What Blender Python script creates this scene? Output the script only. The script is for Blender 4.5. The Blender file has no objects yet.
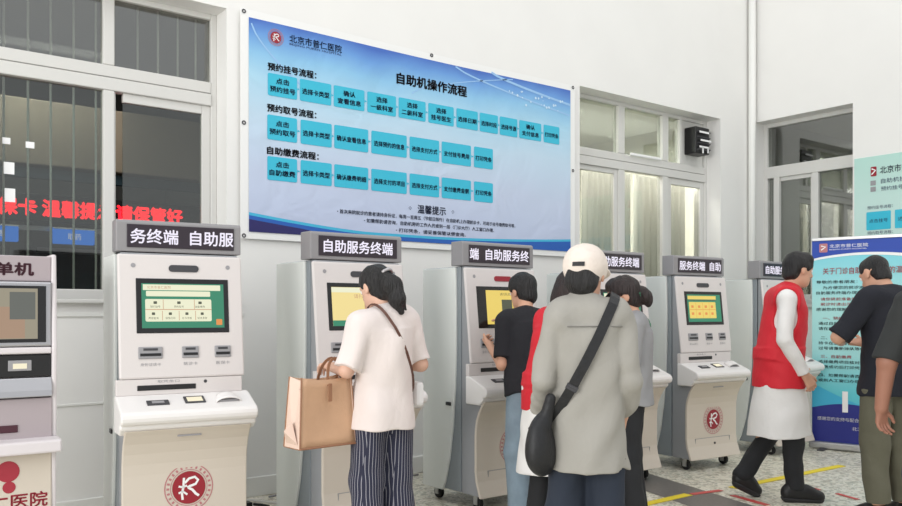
import bpy, bmesh, math, random
import numpy as np
from mathutils import Vector, Matrix

SC = bpy.context.scene
COL = SC.collection
random.seed(7)

# ------------------------------------------------------------------ camera
F_PX, HOR, CAM_H = 832.0, 312.0, 1.33
cam_d = bpy.data.cameras.new('camera')
cam_d.sensor_width = 36.0
cam_d.lens = F_PX / 902.0 * 36.0
cam_d.shift_y = (HOR - 253.0) / 902.0
cam = bpy.data.objects.new('camera', cam_d)
COL.objects.link(cam)
cam.location = (0, 0, CAM_H)
cam.rotation_euler = (math.radians(90), 0, math.radians(-(90 - 52.6)))
SC.camera = cam

# ------------------------------------------------------------------ world, lights, exposure
SC.view_settings.view_transform = 'Standard'
SC.view_settings.look = 'None'
SC.view_settings.gamma = 1.0
SC.view_settings.use_curve_mapping = False
SC.view_settings.exposure = -0.06
world = bpy.data.worlds.new('overcast_sky')
SC.world = world
world.use_nodes = True
world.node_tree.nodes['Background'].inputs[0].default_value = (0.96, 0.98, 1.0, 1)
world.node_tree.nodes['Background'].inputs[1].default_value = 0.97

def area_light(name, loc, target, size, power, color=(1, 1, 1)):
    d = bpy.data.lights.new(name, 'AREA')
    d.shape = 'RECTANGLE'
    d.size, d.size_y = size
    d.energy = power
    d.color = color
    o = bpy.data.objects.new(name, d)
    COL.objects.link(o)
    o.location = loc
    o.rotation_euler = (Vector(target) - Vector(loc)).to_track_quat('-Z', 'Y').to_euler()
    return o

# the skylight of the hall, overhead in front of the machines, and fill lights added to brighten the rooms behind the glass
area_light('skylight_lamp', (3.5, -0.5, 9.5), (4.2, 3.2, 0.6), (10.0, 5.0), 240, (1.0, 0.985, 0.96))
area_light('left_fill_light', (-7.0, 0.5, 3.0), (4.0, 4.5, 1.0), (5.0, 4.0), 560, (1.0, 0.99, 0.97))  # added fill from the left, lifts the side faces of the kiosks
area_light('pharmacy_fill', (0.6, 6.9, 3.35), (0.6, 7.3, 0.5), (2.4, 0.4), 38, (1.0, 0.97, 0.93))
area_light('office_fill', (7.0, 6.9, 3.6), (7.0, 7.0, 0.5), (2.8, 1.0), 170, (1.0, 0.98, 0.94))
area_light('side_room_fill', (10.6, 4.9, 3.4), (10.8, 4.9, 0.5), (0.6, 1.4), 24)

# ------------------------------------------------------------------ helpers
def lin(c):
    out = []
    for v in c[:3]:
        v /= 255.0
        out.append(v / 12.92 if v <= 0.04045 else ((v + 0.055) / 1.055) ** 2.4)
    return (*out, 1.0)

def mat(name, rgb, rough=0.6, metal=0.0, noise=0.0, scale=20.0, bump=0.0, bscale=60.0, stretch=None, spec=0.5, coat=0.0, sheen=0.0, bdist=0.02, warp=0.0):
    m = bpy.data.materials.new(name)
    m.use_nodes = True
    nt = m.node_tree
    b = nt.nodes['Principled BSDF']
    b.inputs['Base Color'].default_value = lin(rgb)
    b.inputs['Roughness'].default_value = rough
    b.inputs['Metallic'].default_value = metal
    b.inputs['Specular IOR Level'].default_value = spec
    b.inputs['Coat Weight'].default_value = coat
    b.inputs['Sheen Weight'].default_value = sheen
    if noise or bump:
        tc = nt.nodes.new('ShaderNodeTexCoord')
        mp = nt.nodes.new('ShaderNodeMapping')
        nt.links.new(tc.outputs['Object'], mp.inputs['Vector'])
        if stretch:
            mp.inputs['Scale'].default_value = stretch
    if noise:
        n = nt.nodes.new('ShaderNodeTexNoise')
        n.inputs['Scale'].default_value = scale
        n.inputs['Detail'].default_value = 4
        nt.links.new(mp.outputs[0], n.inputs['Vector'])
        r = nt.nodes.new('ShaderNodeMapRange')
        r.inputs['From Min'].default_value = 0.3
        r.inputs['From Max'].default_value = 0.7
        r.inputs['To Min'].default_value = 1 - noise
        r.inputs['To Max'].default_value = 1 + noise
        nt.links.new(n.outputs[0], r.inputs['Value'])
        mx = nt.nodes.new('ShaderNodeVectorMath')
        mx.operation = 'SCALE'
        mx.inputs[0].default_value = lin(rgb)[:3]
        nt.links.new(r.outputs[0], mx.inputs['Scale'])
        nt.links.new(mx.outputs[0], b.inputs['Base Color'])
    if bump:
        n2 = nt.nodes.new('ShaderNodeTexNoise')
        n2.inputs['Scale'].default_value = bscale
        n2.inputs['Detail'].default_value = 5
        n2.inputs['Distortion'].default_value = warp
        nt.links.new(mp.outputs[0], n2.inputs['Vector'])
        bp = nt.nodes.new('ShaderNodeBump')
        bp.inputs['Strength'].default_value = bump
        bp.inputs['Distance'].default_value = bdist
        nt.links.new(n2.outputs[0], bp.inputs['Height'])
        nt.links.new(bp.outputs[0], b.inputs['Normal'])
    return m

def emit(name, rgb, strength=1.0):
    m = bpy.data.materials.new(name)
    m.use_nodes = True
    b = m.node_tree.nodes['Principled BSDF']
    b.inputs['Base Color'].default_value = (0.02, 0.02, 0.02, 1)
    b.inputs['Roughness'].default_value = 0.25
    b.inputs['Emission Color'].default_value = lin(rgb)
    b.inputs['Emission Strength'].default_value = strength
    return m

def glass(name, tint, gloss=0.10):
    m = bpy.data.materials.new(name)
    m.use_nodes = True
    nt = m.node_tree
    for n in list(nt.nodes):
        if n.type != 'OUTPUT_MATERIAL':
            nt.nodes.remove(n)
    out = [n for n in nt.nodes if n.type == 'OUTPUT_MATERIAL'][0]
    t = nt.nodes.new('ShaderNodeBsdfTransparent')
    t.inputs[0].default_value = lin(tint)
    g = nt.nodes.new('ShaderNodeBsdfGlossy')
    g.inputs['Roughness'].default_value = 0.03
    mx = nt.nodes.new('ShaderNodeMixShader')
    mx.inputs[0].default_value = gloss
    nt.links.new(t.outputs[0], mx.inputs[1])
    nt.links.new(g.outputs[0], mx.inputs[2])
    nt.links.new(mx.outputs[0], out.inputs[0])
    return m

_text_cache = {}
def text_geo(s, bold=0.0, res=2):
    key = (s, bold, res)
    if key in _text_cache:
        return _text_cache[key]
    c = bpy.data.curves.new('text_source', 'FONT')
    c.body = s
    c.size = 1.0
    c.resolution_u = res
    c.offset = bold
    o = bpy.data.objects.new('text_source', c)
    COL.objects.link(o)
    dg = bpy.context.evaluated_depsgraph_get()
    me = bpy.data.meshes.new_from_object(o.evaluated_get(dg))
    v = np.array([p.co[:2] for p in me.vertices], dtype=float)
    f = [tuple(p.vertices) for p in me.polygons]
    bpy.data.objects.remove(o)
    bpy.data.curves.remove(c)
    bpy.data.meshes.remove(me)
    lo, hi = v.min(0), v.max(0)
    v = v - (lo + hi) / 2
    _text_cache[key] = (v, f, hi - lo)
    return _text_cache[key]

class MB:
    """collects shapes and links them as one mesh object"""
    def __init__(self):
        self.v, self.f, self.m = [], [], []
    def add(self, verts, faces, mi=0):
        n = len(self.v)
        self.v += [tuple(p) for p in verts]
        self.f += [tuple(n + i for i in q) for q in faces]
        self.m += [mi] * len(faces)
        return self
    def box(self, x0, x1, y0, y1, z0, z1, mi=0):
        v = [(x0, y0, z0), (x1, y0, z0), (x1, y1, z0), (x0, y1, z0), (x0, y0, z1), (x1, y0, z1), (x1, y1, z1), (x0, y1, z1)]
        return self.add(v, [(0, 3, 2, 1), (4, 5, 6, 7), (0, 1, 5, 4), (1, 2, 6, 5), (2, 3, 7, 6), (3, 0, 4, 7)], mi)
    def obox(self, c, ax, ay, az, sx, sy, sz, mi=0):
        c, ax, ay, az = Vector(c), Vector(ax).normalized(), Vector(ay).normalized(), Vector(az).normalized()
        v = []
        for k in (-1, 1):
            for (i, j) in ((-1, -1), (1, -1), (1, 1), (-1, 1)):
                v.append(c + ax * (i * sx / 2) + ay * (j * sy / 2) + az * (k * sz / 2))
        return self.add(v, [(0, 3, 2, 1), (4, 5, 6, 7), (0, 1, 5, 4), (1, 2, 6, 5), (2, 3, 7, 6), (3, 0, 4, 7)], mi)
    def prism(self, prof, x0, x1, mi=0):
        """closed (y, z) outline pushed along x"""
        n = len(prof)
        v = [(x0, y, z) for y, z in prof] + [(x1, y, z) for y, z in prof]
        f = [tuple(range(n)), tuple(reversed(range(n, 2 * n)))]
        f += [(i, i + n, (i + 1) % n + n, (i + 1) % n) for i in range(n)]
        return self.add(v, f, mi)
    def tube(self, path, r, n=8, mi=0, closed=False):
        path = [Vector(p) for p in path]
        rs = r if isinstance(r, (list, tuple)) else [r] * len(path)
        v, f = [], []
        up = Vector((0, 0, 1))
        L = len(path)
        for i, p in enumerate(path):
            if closed:
                d = path[(i + 1) % L] - path[i - 1]
            else:
                d = path[min(i + 1, L - 1)] - path[max(i - 1, 0)]
            d.normalize()
            a = d.cross(up)
            if a.length < 1e-3:
                a = d.cross(Vector((1, 0, 0)))
            a.normalize()
            b = a.cross(d)
            for k in range(n):
                t = 2 * math.pi * k / n
                v.append(p + a * (math.cos(t) * rs[i]) + b * (math.sin(t) * rs[i]))
        for i in range(L if closed else L - 1):
            for k in range(n):
                j = (i + 1) % L
                f.append((i * n + k, i * n + (k + 1) % n, j * n + (k + 1) % n, j * n + k))
        if not closed:
            f += [tuple(reversed(range(n))), tuple(range((L - 1) * n, L * n))]
        return self.add(v, f, mi)
    def ribbon(self, path, normals, w, th, mi=0):
        """flat strap along a path, w wide across, th thick along the normals"""
        path = [Vector(p) for p in path]
        normals = [Vector(q).normalized() for q in normals]
        v, f = [], []
        L = len(path)
        for i, p in enumerate(path):
            d = (path[min(i + 1, L - 1)] - path[max(i - 1, 0)]).normalized()
            s = d.cross(normals[i]).normalized()
            for (a, b) in ((-1, 0), (1, 0), (1, 1), (-1, 1)):
                v.append(p + s * (a * w / 2) + normals[i] * (b * th))
        for i in range(L - 1):
            for k in range(4):
                f.append((i * 4 + k, i * 4 + (k + 1) % 4, (i + 1) * 4 + (k + 1) % 4, (i + 1) * 4 + k))
        f += [(3, 2, 1, 0), tuple((L - 1) * 4 + k for k in range(4))]
        return self.add(v, f, mi)
    def cyl(self, a, b, r0, r1=None, n=16, mi=0):
        return self.tube([a, b], [r0, r0 if r1 is None else r1], n, mi)
    def disc(self, c, right, up, r, n=28, mi=0, r_in=None):
        c, right, up = Vector(c), Vector(right), Vector(up)
        ring = [c + right * (math.cos(2 * math.pi * i / n) * r) + up * (math.sin(2 * math.pi * i / n) * r) for i in range(n)]
        if r_in is None:
            return self.add(ring, [tuple(range(n))], mi)
        rin = [c + right * (math.cos(2 * math.pi * i / n) * r_in) + up * (math.sin(2 * math.pi * i / n) * r_in) for i in range(n)]
        return self.add(ring + rin, [(i, (i + 1) % n, n + (i + 1) % n, n + i) for i in range(n)], mi)
    def rect(self, c, right, up, w, h, mi=0, r=0.0):
        c, right, up = Vector(c), Vector(right), Vector(up)
        if r <= 0:
            pts = [(-w / 2, -h / 2), (w / 2, -h / 2), (w / 2, h / 2), (-w / 2, h / 2)]
        else:
            pts = []
            for cx, cy, a0 in ((w / 2 - r, -h / 2 + r, -90), (w / 2 - r, h / 2 - r, 0), (-w / 2 + r, h / 2 - r, 90), (-w / 2 + r, -h / 2 + r, 180)):
                for k in range(5):
                    a = math.radians(a0 + k * 22.5)
                    pts.append((cx + r * math.cos(a), cy + r * math.sin(a)))
        return self.add([c + right * x + up * y for x, y in pts], [tuple(range(len(pts)))], mi)
    def stroke(self, pts, w, c, right, up, mi=0):
        """flat brush stroke in the plane (right, up) at c"""
        c, right, up = Vector(c), Vector(right), Vector(up)
        L = len(pts)
        v = []
        for i in range(L):
            a, b = pts[max(i - 1, 0)], pts[min(i + 1, L - 1)]
            dx, dy = b[0] - a[0], b[1] - a[1]
            l = math.hypot(dx, dy) or 1
            nx, ny = -dy / l * w / 2, dx / l * w / 2
            for s in (1, -1):
                v.append(c + right * (pts[i][0] + s * nx) + up * (pts[i][1] + s * ny))
        return self.add(v, [(2 * i, 2 * i + 1, 2 * i + 3, 2 * i + 2) for i in range(L - 1)], mi)
    def text(self, s, c, right, up, w=None, h=None, mi=0, bold=0.0, res=2, align='c'):
        g, f, dim = text_geo(s, 0.0, res)
        if bold:
            # heavier strokes: the same letters set again a hair to each side
            n = len(g)
            sh = [(-bold, 0), (bold, 0), (0, bold), (0, -bold)]
            f = [tuple(i + n * k for i in q) for k in range(4) for q in f]
            g = np.concatenate([g + np.array(o) for o in sh])
        sx = w / dim[0] if w else h / dim[1]
        sy = h / dim[1] if h else sx
        c, right, up = Vector(c), Vector(right), Vector(up)
        if align == 'l':
            c = c + right * (dim[0] * sx / 2)
        return self.add([c + right * (p[0] * sx) + up * (p[1] * sy) for p in g], f, mi)
    def build(self, name, mats, parent=None, bevel=0.0, smooth=False, seg=2):
        me = bpy.data.meshes.new(name)
        me.from_pydata(self.v, [], self.f)
        if not isinstance(mats, (list, tuple)):
            mats = [mats]
        for m in mats:
            me.materials.append(m)
        if len(mats) > 1:
            me.polygons.foreach_set('material_index', self.m)
        bm = bmesh.new()
        bm.from_mesh(me)
        bmesh.ops.recalc_face_normals(bm, faces=bm.faces)
        bm.to_mesh(me)
        bm.free()
        if smooth:
            me.polygons.foreach_set('use_smooth', [True] * len(me.polygons))
        me.update()
        o = bpy.data.objects.new(name, me)
        COL.objects.link(o)
        if parent:
            o.parent = parent
        if bevel:
            md = o.modifiers.new('bevel', 'BEVEL')
            md.width = bevel
            md.segments = seg
            md.limit_method = 'ANGLE'
            md.angle_limit = math.radians(40)
            md.harden_normals = False
        return o

def tag(o, label, cat, group=None):
    o['label'] = label
    o['category'] = cat
    if group:
        o['group'] = group
    return o

def thing(name, label, cat, loc=(0, 0, 0), rz=0.0, group=None):
    o = bpy.data.objects.new(name, None)
    o.empty_display_size = 0.1
    COL.objects.link(o)
    o.location = loc
    o.rotation_euler = (0, 0, rz)
    return tag(o, label, cat, group)

def struct(o):
    o['kind'] = 'structure'
    return o

def struct_root(name, loc=(0, 0, 0)):
    o = bpy.data.objects.new(name, None)
    COL.objects.link(o)
    o.location = loc
    return struct(o)

XP, YP, ZP = Vector((1, 0, 0)), Vector((0, 1, 0)), Vector((0, 0, 1))

# ------------------------------------------------------------------ materials
M = {}
M['wall'] = mat('wall_paint', (233, 232, 229), 0.75, noise=0.015, scale=2.0)
M['trim'] = mat('white_trim', (232, 232, 228), 0.45)
M['upvc'] = mat('window_frame_white', (210, 209, 205), 0.4)
M['reveal'] = mat('reveal_plaster', (212, 210, 206), 0.8)
M['glass'] = glass('window_glass', (210, 214, 208), 0.19)
M['glass_low'] = glass('window_glass_lower', (206, 212, 208), 0.09)
M['glass_clear'] = glass('window_glass_clear', (238, 239, 235), 0.08)
M['steel'] = mat('brushed_steel', (190, 190, 190), 0.35, 0.8)
M['bar'] = mat('painted_bar', (238, 238, 234), 0.5)
M['black'] = mat('black_plastic', (22, 22, 24), 0.4)
M['darkgrey'] = mat('dark_grey_plastic', (62, 62, 66), 0.5)
M['k_grey'] = mat('kiosk_grey_steel', (138, 145, 150), 0.45)
M['k_front_grey'] = mat('kiosk_front_grey', (150, 152, 156), 0.45)
M['k_side'] = mat('kiosk_side_white', (226, 229, 225), 0.45)
M['k_white'] = mat('kiosk_white', (230, 227, 225), 0.35)
M['k_head'] = mat('kiosk_head_white', (214, 208, 206), 0.35)
M['k_beige'] = mat('kiosk_front_cream', (207, 197, 184), 0.28)
M['k_sign'] = mat('kiosk_sign_grey', (142, 140, 142), 0.45)
M['slot'] = mat('slot_grey', (150, 149, 152), 0.4)
M['led_off'] = mat('led_panel_dark', (44, 34, 44), 0.35)
M['led_on'] = emit('led_white', (245, 240, 255), 1.0)
M['led_red'] = emit('led_red', (255, 24, 36), 4.0)
M['red'] = mat('emblem_red', (150, 28, 44), 0.5)
M['rose'] = mat('emblem_rose', (186, 120, 124), 0.5)
M['white'] = mat('print_white', (240, 240, 240), 0.6)
M['ink'] = mat('print_ink', (26, 38, 84), 0.6)
M['ink_dark'] = mat('print_dark', (30, 32, 44), 0.6)
M['red_ink'] = mat('print_red', (196, 60, 70), 0.6)
M['rubber'] = mat('black_rubber', (26, 26, 27), 0.7)
M['cyan'] = mat('print_cyan', (52, 184, 212), 0.55)
M['cable_white'] = mat('cable_white', (215, 214, 208), 0.5)
M['orange'] = mat('label_orange', (222, 110, 50), 0.5)

def floor_material():
    m = bpy.data.materials.new('terrazzo')
    m.use_nodes = True
    nt = m.node_tree
    b = nt.nodes['Principled BSDF']
    b.inputs['Roughness'].default_value = 0.32
    tc = nt.nodes.new('ShaderNodeTexCoord')
    def chips(scale, lo, hi, seed):
        mp = nt.nodes.new('ShaderNodeMapping')
        mp.inputs['Location'].default_value = (seed, seed * 1.7, 0)
        nt.links.new(tc.outputs['Object'], mp.inputs['Vector'])
        vo = nt.nodes.new('ShaderNodeTexVoronoi')
        vo.inputs['Scale'].default_value = scale
        nt.links.new(mp.outputs[0], vo.inputs['Vector'])
        sp = nt.nodes.new('ShaderNodeSeparateColor')
        nt.links.new(vo.outputs['Color'], sp.inputs[0])
        r = nt.nodes.new('ShaderNodeMapRange')
        r.inputs['From Min'].default_value = lo
        r.inputs['From Max'].default_value = hi
        nt.links.new(sp.outputs[0], r.inputs['Value'])
        return r.outputs[0]
    prev = None
    base = lin((230, 225, 208))
    for scale, lo, hi, seed, col, amt in ((26, 0.66, 0.70, 3.0, (164, 164, 144), 0.6), (40, 0.78, 0.82, 9.0, (176, 162, 144), 0.7), (33, 0.78, 0.8, 5.0, (238, 234, 222), 0.7), (60, 0.86, 0.9, 1.0, (120, 124, 108), 0.6)):
        mx = nt.nodes.new('ShaderNodeMix')
        mx.data_type = 'RGBA'
        ml = nt.nodes.new('ShaderNodeMath')
        ml.operation = 'MULTIPLY'
        ml.inputs[1].default_value = amt
        nt.links.new(chips(scale, lo, hi, seed), ml.inputs[0])
        nt.links.new(ml.outputs[0], mx.inputs[0])
        if prev is None:
            mx.inputs[6].default_value = base
        else:
            nt.links.new(prev, mx.inputs[6])
        mx.inputs[7].default_value = lin(col)
        prev = mx.outputs[2]
    nt.links.new(prev, b.inputs['Base Color'])
    return m
M['floor'] = floor_material()
M['floor_band'] = mat('dark_floor_band', (112, 108, 104), 0.4, noise=0.12, scale=60)
M['yellow'] = mat('yellow_tape', (238, 214, 40), 0.5)
M['red_tape'] = mat('red_tape', (206, 82, 78), 0.5)

# ------------------------------------------------------------------ room shell
YA, XB = 5.64, 8.78          # faces of the back wall and of the right wall
REC = 0.18                   # window recess
struct(MB().box(-3.5, XB + 0.4, -4.0, YA + 0.4, -0.12, 0.0).build('floor', M['floor']))

def wall_with_holes(name, a0, a1, z1, holes, place):
    """strips of wall around rectangular openings; place(a0, a1, z0, z1) adds a box"""
    xs = sorted(holes)
    a = a0
    for (h0, h1, s, t) in xs:
        place(a, h0, 0, z1)
        place(h0, h1, 0, s)
        place(h0, h1, t, z1)
        a = h1
    place(a, a1, 0, z1)

W1 = (0.10, 2.315, 1.41, 3.478)
W2 = (5.88, 8.16, 1.41, 3.52)
WB = (4.44, 5.60, 1.41, 3.555)
mb = MB()
wall_with_holes('wall_back', -3.5, XB + 0.36, 6.2, [W1, W2], lambda a, b, z0, z1: mb.box(a, b, YA, YA + 0.36, z0, z1))
struct(mb.build('wall_back', M['wall']))
mb = MB()
wall_with_holes('wall_right', -4.0, YA, 6.2, [WB], lambda a, b, z0, z1: mb.box(XB, XB + 0.36, a, b, z0, z1))
struct(mb.build('wall_right', M['wall']))
struct(MB().box(-3.5, XB - 0.02, YA - 0.022, YA, 0.0, 0.14).build('baseboard_back', M['trim'], bevel=0.006))
struct(MB().box(XB - 0.022, XB, -4.0, YA - 0.022, 0.0, 0.14).build('baseboard_right', M['trim'], bevel=0.006))
# panel joints under the pharmacy window, sill
struct(MB().box(0.05, 2.36, YA - 0.055, YA + REC, 1.385, 1.41).build('trim_1', M['upvc'], bevel=0.006))
struct(MB().box(-3.5, 2.44, YA - 0.012, YA, 1.30, 1.325).build('trim_2', M['trim'], bevel=0.003))
struct(MB().box(-3.5, 2.44, YA - 0.008, YA, 0.735, 0.75).build('trim_3', M['trim'], bevel=0.003))
struct(MB().box(5.84, 8.2, YA - 0.05, YA + REC, 1.385, 1.41).build('trim_4', M['upvc'], bevel=0.006))
struct(MB().box(XB - 0.05, XB + REC, 4.40, 5.63, 1.385, 1.41).build('trim_5', M['upvc'], bevel=0.006))
# pipe casing in the corner
struct(MB().cyl((8.70, 5.585, 0.0), (8.70, 5.585, 6.2), 0.042, n=20).build('pipe', M['trim'], smooth=True))

def window_back(name, W, mull, sashes, upper_mull=None, glass_m='glass_low'):
    """fixed lights over casements; W opening (x0, x1, z0, z1)"""
    root = struct_root(name)
    x0, x1, z0, z1 = W
    y0, y1 = YA + REC, YA + REC + 0.07
    m = MB()
    fw = 0.045
    m.box(x0, x0 + fw, y0, y1, z0, z1).box(x1 - fw, x1, y0, y1, z0, z1)
    m.box(x0 + fw, x1 - fw, y0, y1, z1 - 0.04, z1).box(x0 + fw, x1 - fw, y0, y1, z0, z0 + 0.07)
    m.build('frame', M['upvc'], root, bevel=0.006)
    t = MB().box(x0 + fw, x1 - fw, y0 - 0.012, y1, 2.815, 2.90).box(x0 + fw, x1 - fw, y0 - 0.004, y1, 2.906, 2.985)
    t.build('transom', M['upvc'], root, bevel=0.006)
    for a, b in mull:
        MB().box(a, b, y0 - 0.008, y1, z0 + 0.07, 2.815).box(a, b, y0 - 0.008, y1, 2.985, z1 - 0.04).build('mullion', M['upvc'], root, bevel=0.006)
    edges = [x0 + fw] + [v for ab in mull for v in ab] + [x1 - fw]
    for i in range(0, len(edges), 2):
        a, b = edges[i], edges[i + 1]
        MB().box(a, b, y0 + 0.03, y0 + 0.036, 2.985, z1 - 0.04).build('upper_pane', M['glass'], root)
        s = sashes[i // 2]
        if s:
            sm = MB()
            sm.box(a, a + (s if a < 1 or a > 5 else 0.012), y0 + 0.012, y0 + 0.055, z0 + 0.07, 2.815).box(b - s, b, y0 + 0.012, y0 + 0.055, z0 + 0.07, 2.815)
            sm.box(a + s, b - s, y0 + 0.012, y0 + 0.055, 2.815 - s, 2.815).box(a + s, b - s, y0 + 0.012, y0 + 0.055, z0 + 0.07, z0 + 0.07 + s)
            sm.build('sash', M['upvc'], root, bevel=0.005)
        MB().box(a + s, b - s, y0 + 0.03, y0 + 0.036, z0 + 0.07 + s, 2.815 - s).build('lower_pane', M[glass_m], root)
    return root
window_back('window_1', W1, [(0.83, 0.905), (1.528, 1.60)], [0.0, 0.0, 0.062])
window_back('window_2', W2, [(6.64, 6.735), (7.355, 7.455)], [0.05, 0.0, 0.07], glass_m='glass_clear')

# right-wall window
root = struct_root('window_3')
y0, y1, z0, z1 = WB
xa, xb = XB + REC, XB + REC + 0.07
m = MB().box(xa, xb, y0, y0 + 0.05, z0, z1).box(xa, xb, y1 - 0.05, y1, z0, z1).box(xa, xb, y0 + 0.05, y1 - 0.05, z1 - 0.05, z1).box(xa, xb, y0 + 0.05, y1 - 0.05, z0, z0 + 0.07)
m.build('frame', M['upvc'], root, bevel=0.006)
MB().box(xa - 0.012, xb, y0 + 0.05, y1 - 0.05, 2.905, 3.04).build('transom', M['upvc'], root, bevel=0.006)
MB().box(xa - 0.008, xb, 4.92, 5.0, z0 + 0.07, 2.905).build('mullion', M['upvc'], root, bevel=0.006)
m = MB()
for a, b in ((5.0, 5.46),):
    m.box(xa + 0.012, xa + 0.055, a, a + 0.02, z0 + 0.07, 2.905).box(xa - 0.02, xa + 0.03, b - 0.07, b, z0 + 0.07, 2.905)
    m.box(xa + 0.012, xa + 0.055, a + 0.02, b - 0.07, 2.86, 2.905).box(xa + 0.012, xa + 0.055, a + 0.02, b - 0.07, z0 + 0.07, z0 + 0.12)
m.build('sash', M['upvc'], root, bevel=0.004)
MB().box(xa + 0.03, xa + 0.036, y0 + 0.05, y1 - 0.05, 3.04, z1 - 0.05).build('upper_pane', M['glass'], root)
MB().box(xa + 0.03, xa + 0.036, y0 + 0.05, 4.92, z0 + 0.07, 2.905).build('lower_pane', M['glass'], root)
MB().box(xa + 0.03, xa + 0.036, 5.02, 5.39, z0 + 0.12, 2.86).build('lower_pane', M['glass'], root)
MB().box(xa + 0.045, xa + 0.05, 5.46, 5.55, z0 + 0.07, 2.905).build('lower_pane', M['glass'], root)

# rooms behind the glass
def room(name, x0, x1, y0, y1, z1, m_wall, m_floor, open_side):
    b = MB()
    t = 0.05
    if open_side != 'y0': b.box(x0, x1, y0 - t, y0, 0, z1)
    if open_side != 'x0': b.box(x0 - t, x0, y0, y1, 0, z1)
    b.box(x1, x1 + t, y0, y1, 0, z1).box(x0, x1, y1, y1 + t, 0, z1).box(x0, x1, y0, y1, z1, z1 + t)
    struct(b.build(name, m_wall))
M['room_grey'] = mat('pharmacy_wall', (132, 134, 130), 0.8)
M['room_cream'] = mat('office_wall', (204, 203, 194), 0.8)
M['room_side'] = mat('side_room_wall', (134, 136, 130), 0.8)
room('wall_pharmacy', -1.6, 3.2, YA + 0.36, 9.6, 3.75, M['room_grey'], None, 'y0')
room('wall_office', 5.2, 8.95, YA + 0.36, 8.6, 3.75, M['room_cream'], None, 'y0')
room('wall_side_room', XB + 0.36, 12.2, 3.4, 5.95, 3.75, M['room_side'], None, 'x0')
struct(MB().box(-1.6, 3.2, YA + 0.4, 9.6, -0.1, 0.0).build('floor_pharmacy', M['room_grey']))
struct(MB().box(5.2, 8.95, YA + 0.4, 8.6, -0.1, 0.0).build('floor_office', M['room_side']))
struct(MB().box(XB + 0.4, 12.2, 3.4, 5.95, -0.1, 0.0).build('floor_side_room', M['room_side']))

# ------------------------------------------------------------------ floor markings
struct(MB().add([(4.42, 2.4, 0.002), (4.86, 2.4, 0.002), (5.78, 5.6, 0.002), (5.36, 5.6, 0.002)], [(0, 1, 2, 3)]).build('floor_band', M['floor_band']))
def tape(label, pts, w, m, group=None):
    a, b = Vector(pts[0]), Vector(pts[1])
    d = (b - a).normalized()
    s = Vector((-d.y, d.x)) * w / 2
    q = [a - s, b - s, b + s, a + s]
    mbx = MB().add([(p.x, p.y, 0.0025) for p in q] + [(p.x, p.y, 0.0045) for p in q], [(0, 1, 2, 3), (4, 5, 6, 7), (0, 1, 5, 4), (1, 2, 6, 5), (2, 3, 7, 6), (3, 0, 4, 7)])
    return tag(mbx.build('floor_tape', m), label, 'tape', group)
tape('yellow floor tape running left from the dark band, behind the capped person', ((3.95, 3.74), (5.05, 3.76)), 0.075, M['yellow'])
tape('long yellow tape line on the floor running past the feet of the red-vested man', ((5.50, 3.70), (7.05, 3.66)), 0.075, M['yellow'])
tape('short red tape strip on the dark floor band at the yellow line', ((5.07, 3.75), (5.36, 3.70)), 0.05, M['red_tape'])
tape('red tape dash on the terrazzo just right of the front black shoe', ((6.03, 3.45), (5.95, 3.26)), 0.035, M['red_tape'])
tape('red tape dash on the terrazzo beside the olive trouser leg', ((5.935, 3.12), (5.87, 2.93)), 0.035, M['red_tape'])
tape('faded red tape strip lying across the right edge of the dark floor band', ((5.28, 3.55), (5.2, 3.22)), 0.05, M['red_tape'])

# ------------------------------------------------------------------ flow-chart banner on the back wall
def gradient_sheet(name, stops, axis, lo, hi, rough=0.5, bump=0.0):
    """printed colour gradient along one axis of the sheet"""
    m = bpy.data.materials.new(name)
    m.use_nodes = True
    nt = m.node_tree
    b = nt.nodes['Principled BSDF']
    b.inputs['Roughness'].default_value = rough
    tc = nt.nodes.new('ShaderNodeTexCoord')
    sp = nt.nodes.new('ShaderNodeSeparateXYZ')
    nt.links.new(tc.outputs['Object'], sp.inputs[0])
    n = nt.nodes.new('ShaderNodeTexNoise')
    n.inputs['Scale'].default_value = 1.3
    nt.links.new(tc.outputs['Object'], n.inputs['Vector'])
    mr = nt.nodes.new('ShaderNodeMapRange')
    mr.inputs['From Min'].default_value = lo
    mr.inputs['From Max'].default_value = hi
    nt.links.new(sp.outputs[axis], mr.inputs['Value'])
    ad = nt.nodes.new('ShaderNodeMath')
    ad.operation = 'MULTIPLY_ADD'
    ad.inputs[1].default_value = 0.16
    nt.links.new(n.outputs[0], ad.inputs[0])
    nt.links.new(mr.outputs[0], ad.inputs[2])
    sb = nt.nodes.new('ShaderNodeMath')
    sb.operation = 'SUBTRACT'
    sb.inputs[1].default_value = 0.08
    nt.links.new(ad.outputs[0], sb.inputs[0])
    cr = nt.nodes.new('ShaderNodeValToRGB')
    els = cr.color_ramp.elements
    while len(els) < len(stops):
        els.new(0.5)
    for e, (p, c) in zip(els, stops):
        e.position = p
        e.color = lin(c)
    nt.links.new(sb.outputs[0], cr.inputs[0])
    nt.links.new(cr.outputs[0], b.inputs['Base Color'])
    if bump:
        n2 = nt.nodes.new('ShaderNodeTexNoise')
        n2.inputs['Scale'].default_value = 2.2
        n2.inputs['Distortion'].default_value = 1.2
        nt.links.new(tc.outputs['Object'], n2.inputs['Vector'])
        bp = nt.nodes.new('ShaderNodeBump')
        bp.inputs['Strength'].default_value = bump
        bp.inputs['Distance'].default_value = 0.08
        nt.links.new(n2.outputs[0], bp.inputs['Height'])
        nt.links.new(bp.outputs[0], b.inputs['Normal'])
    return m

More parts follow.
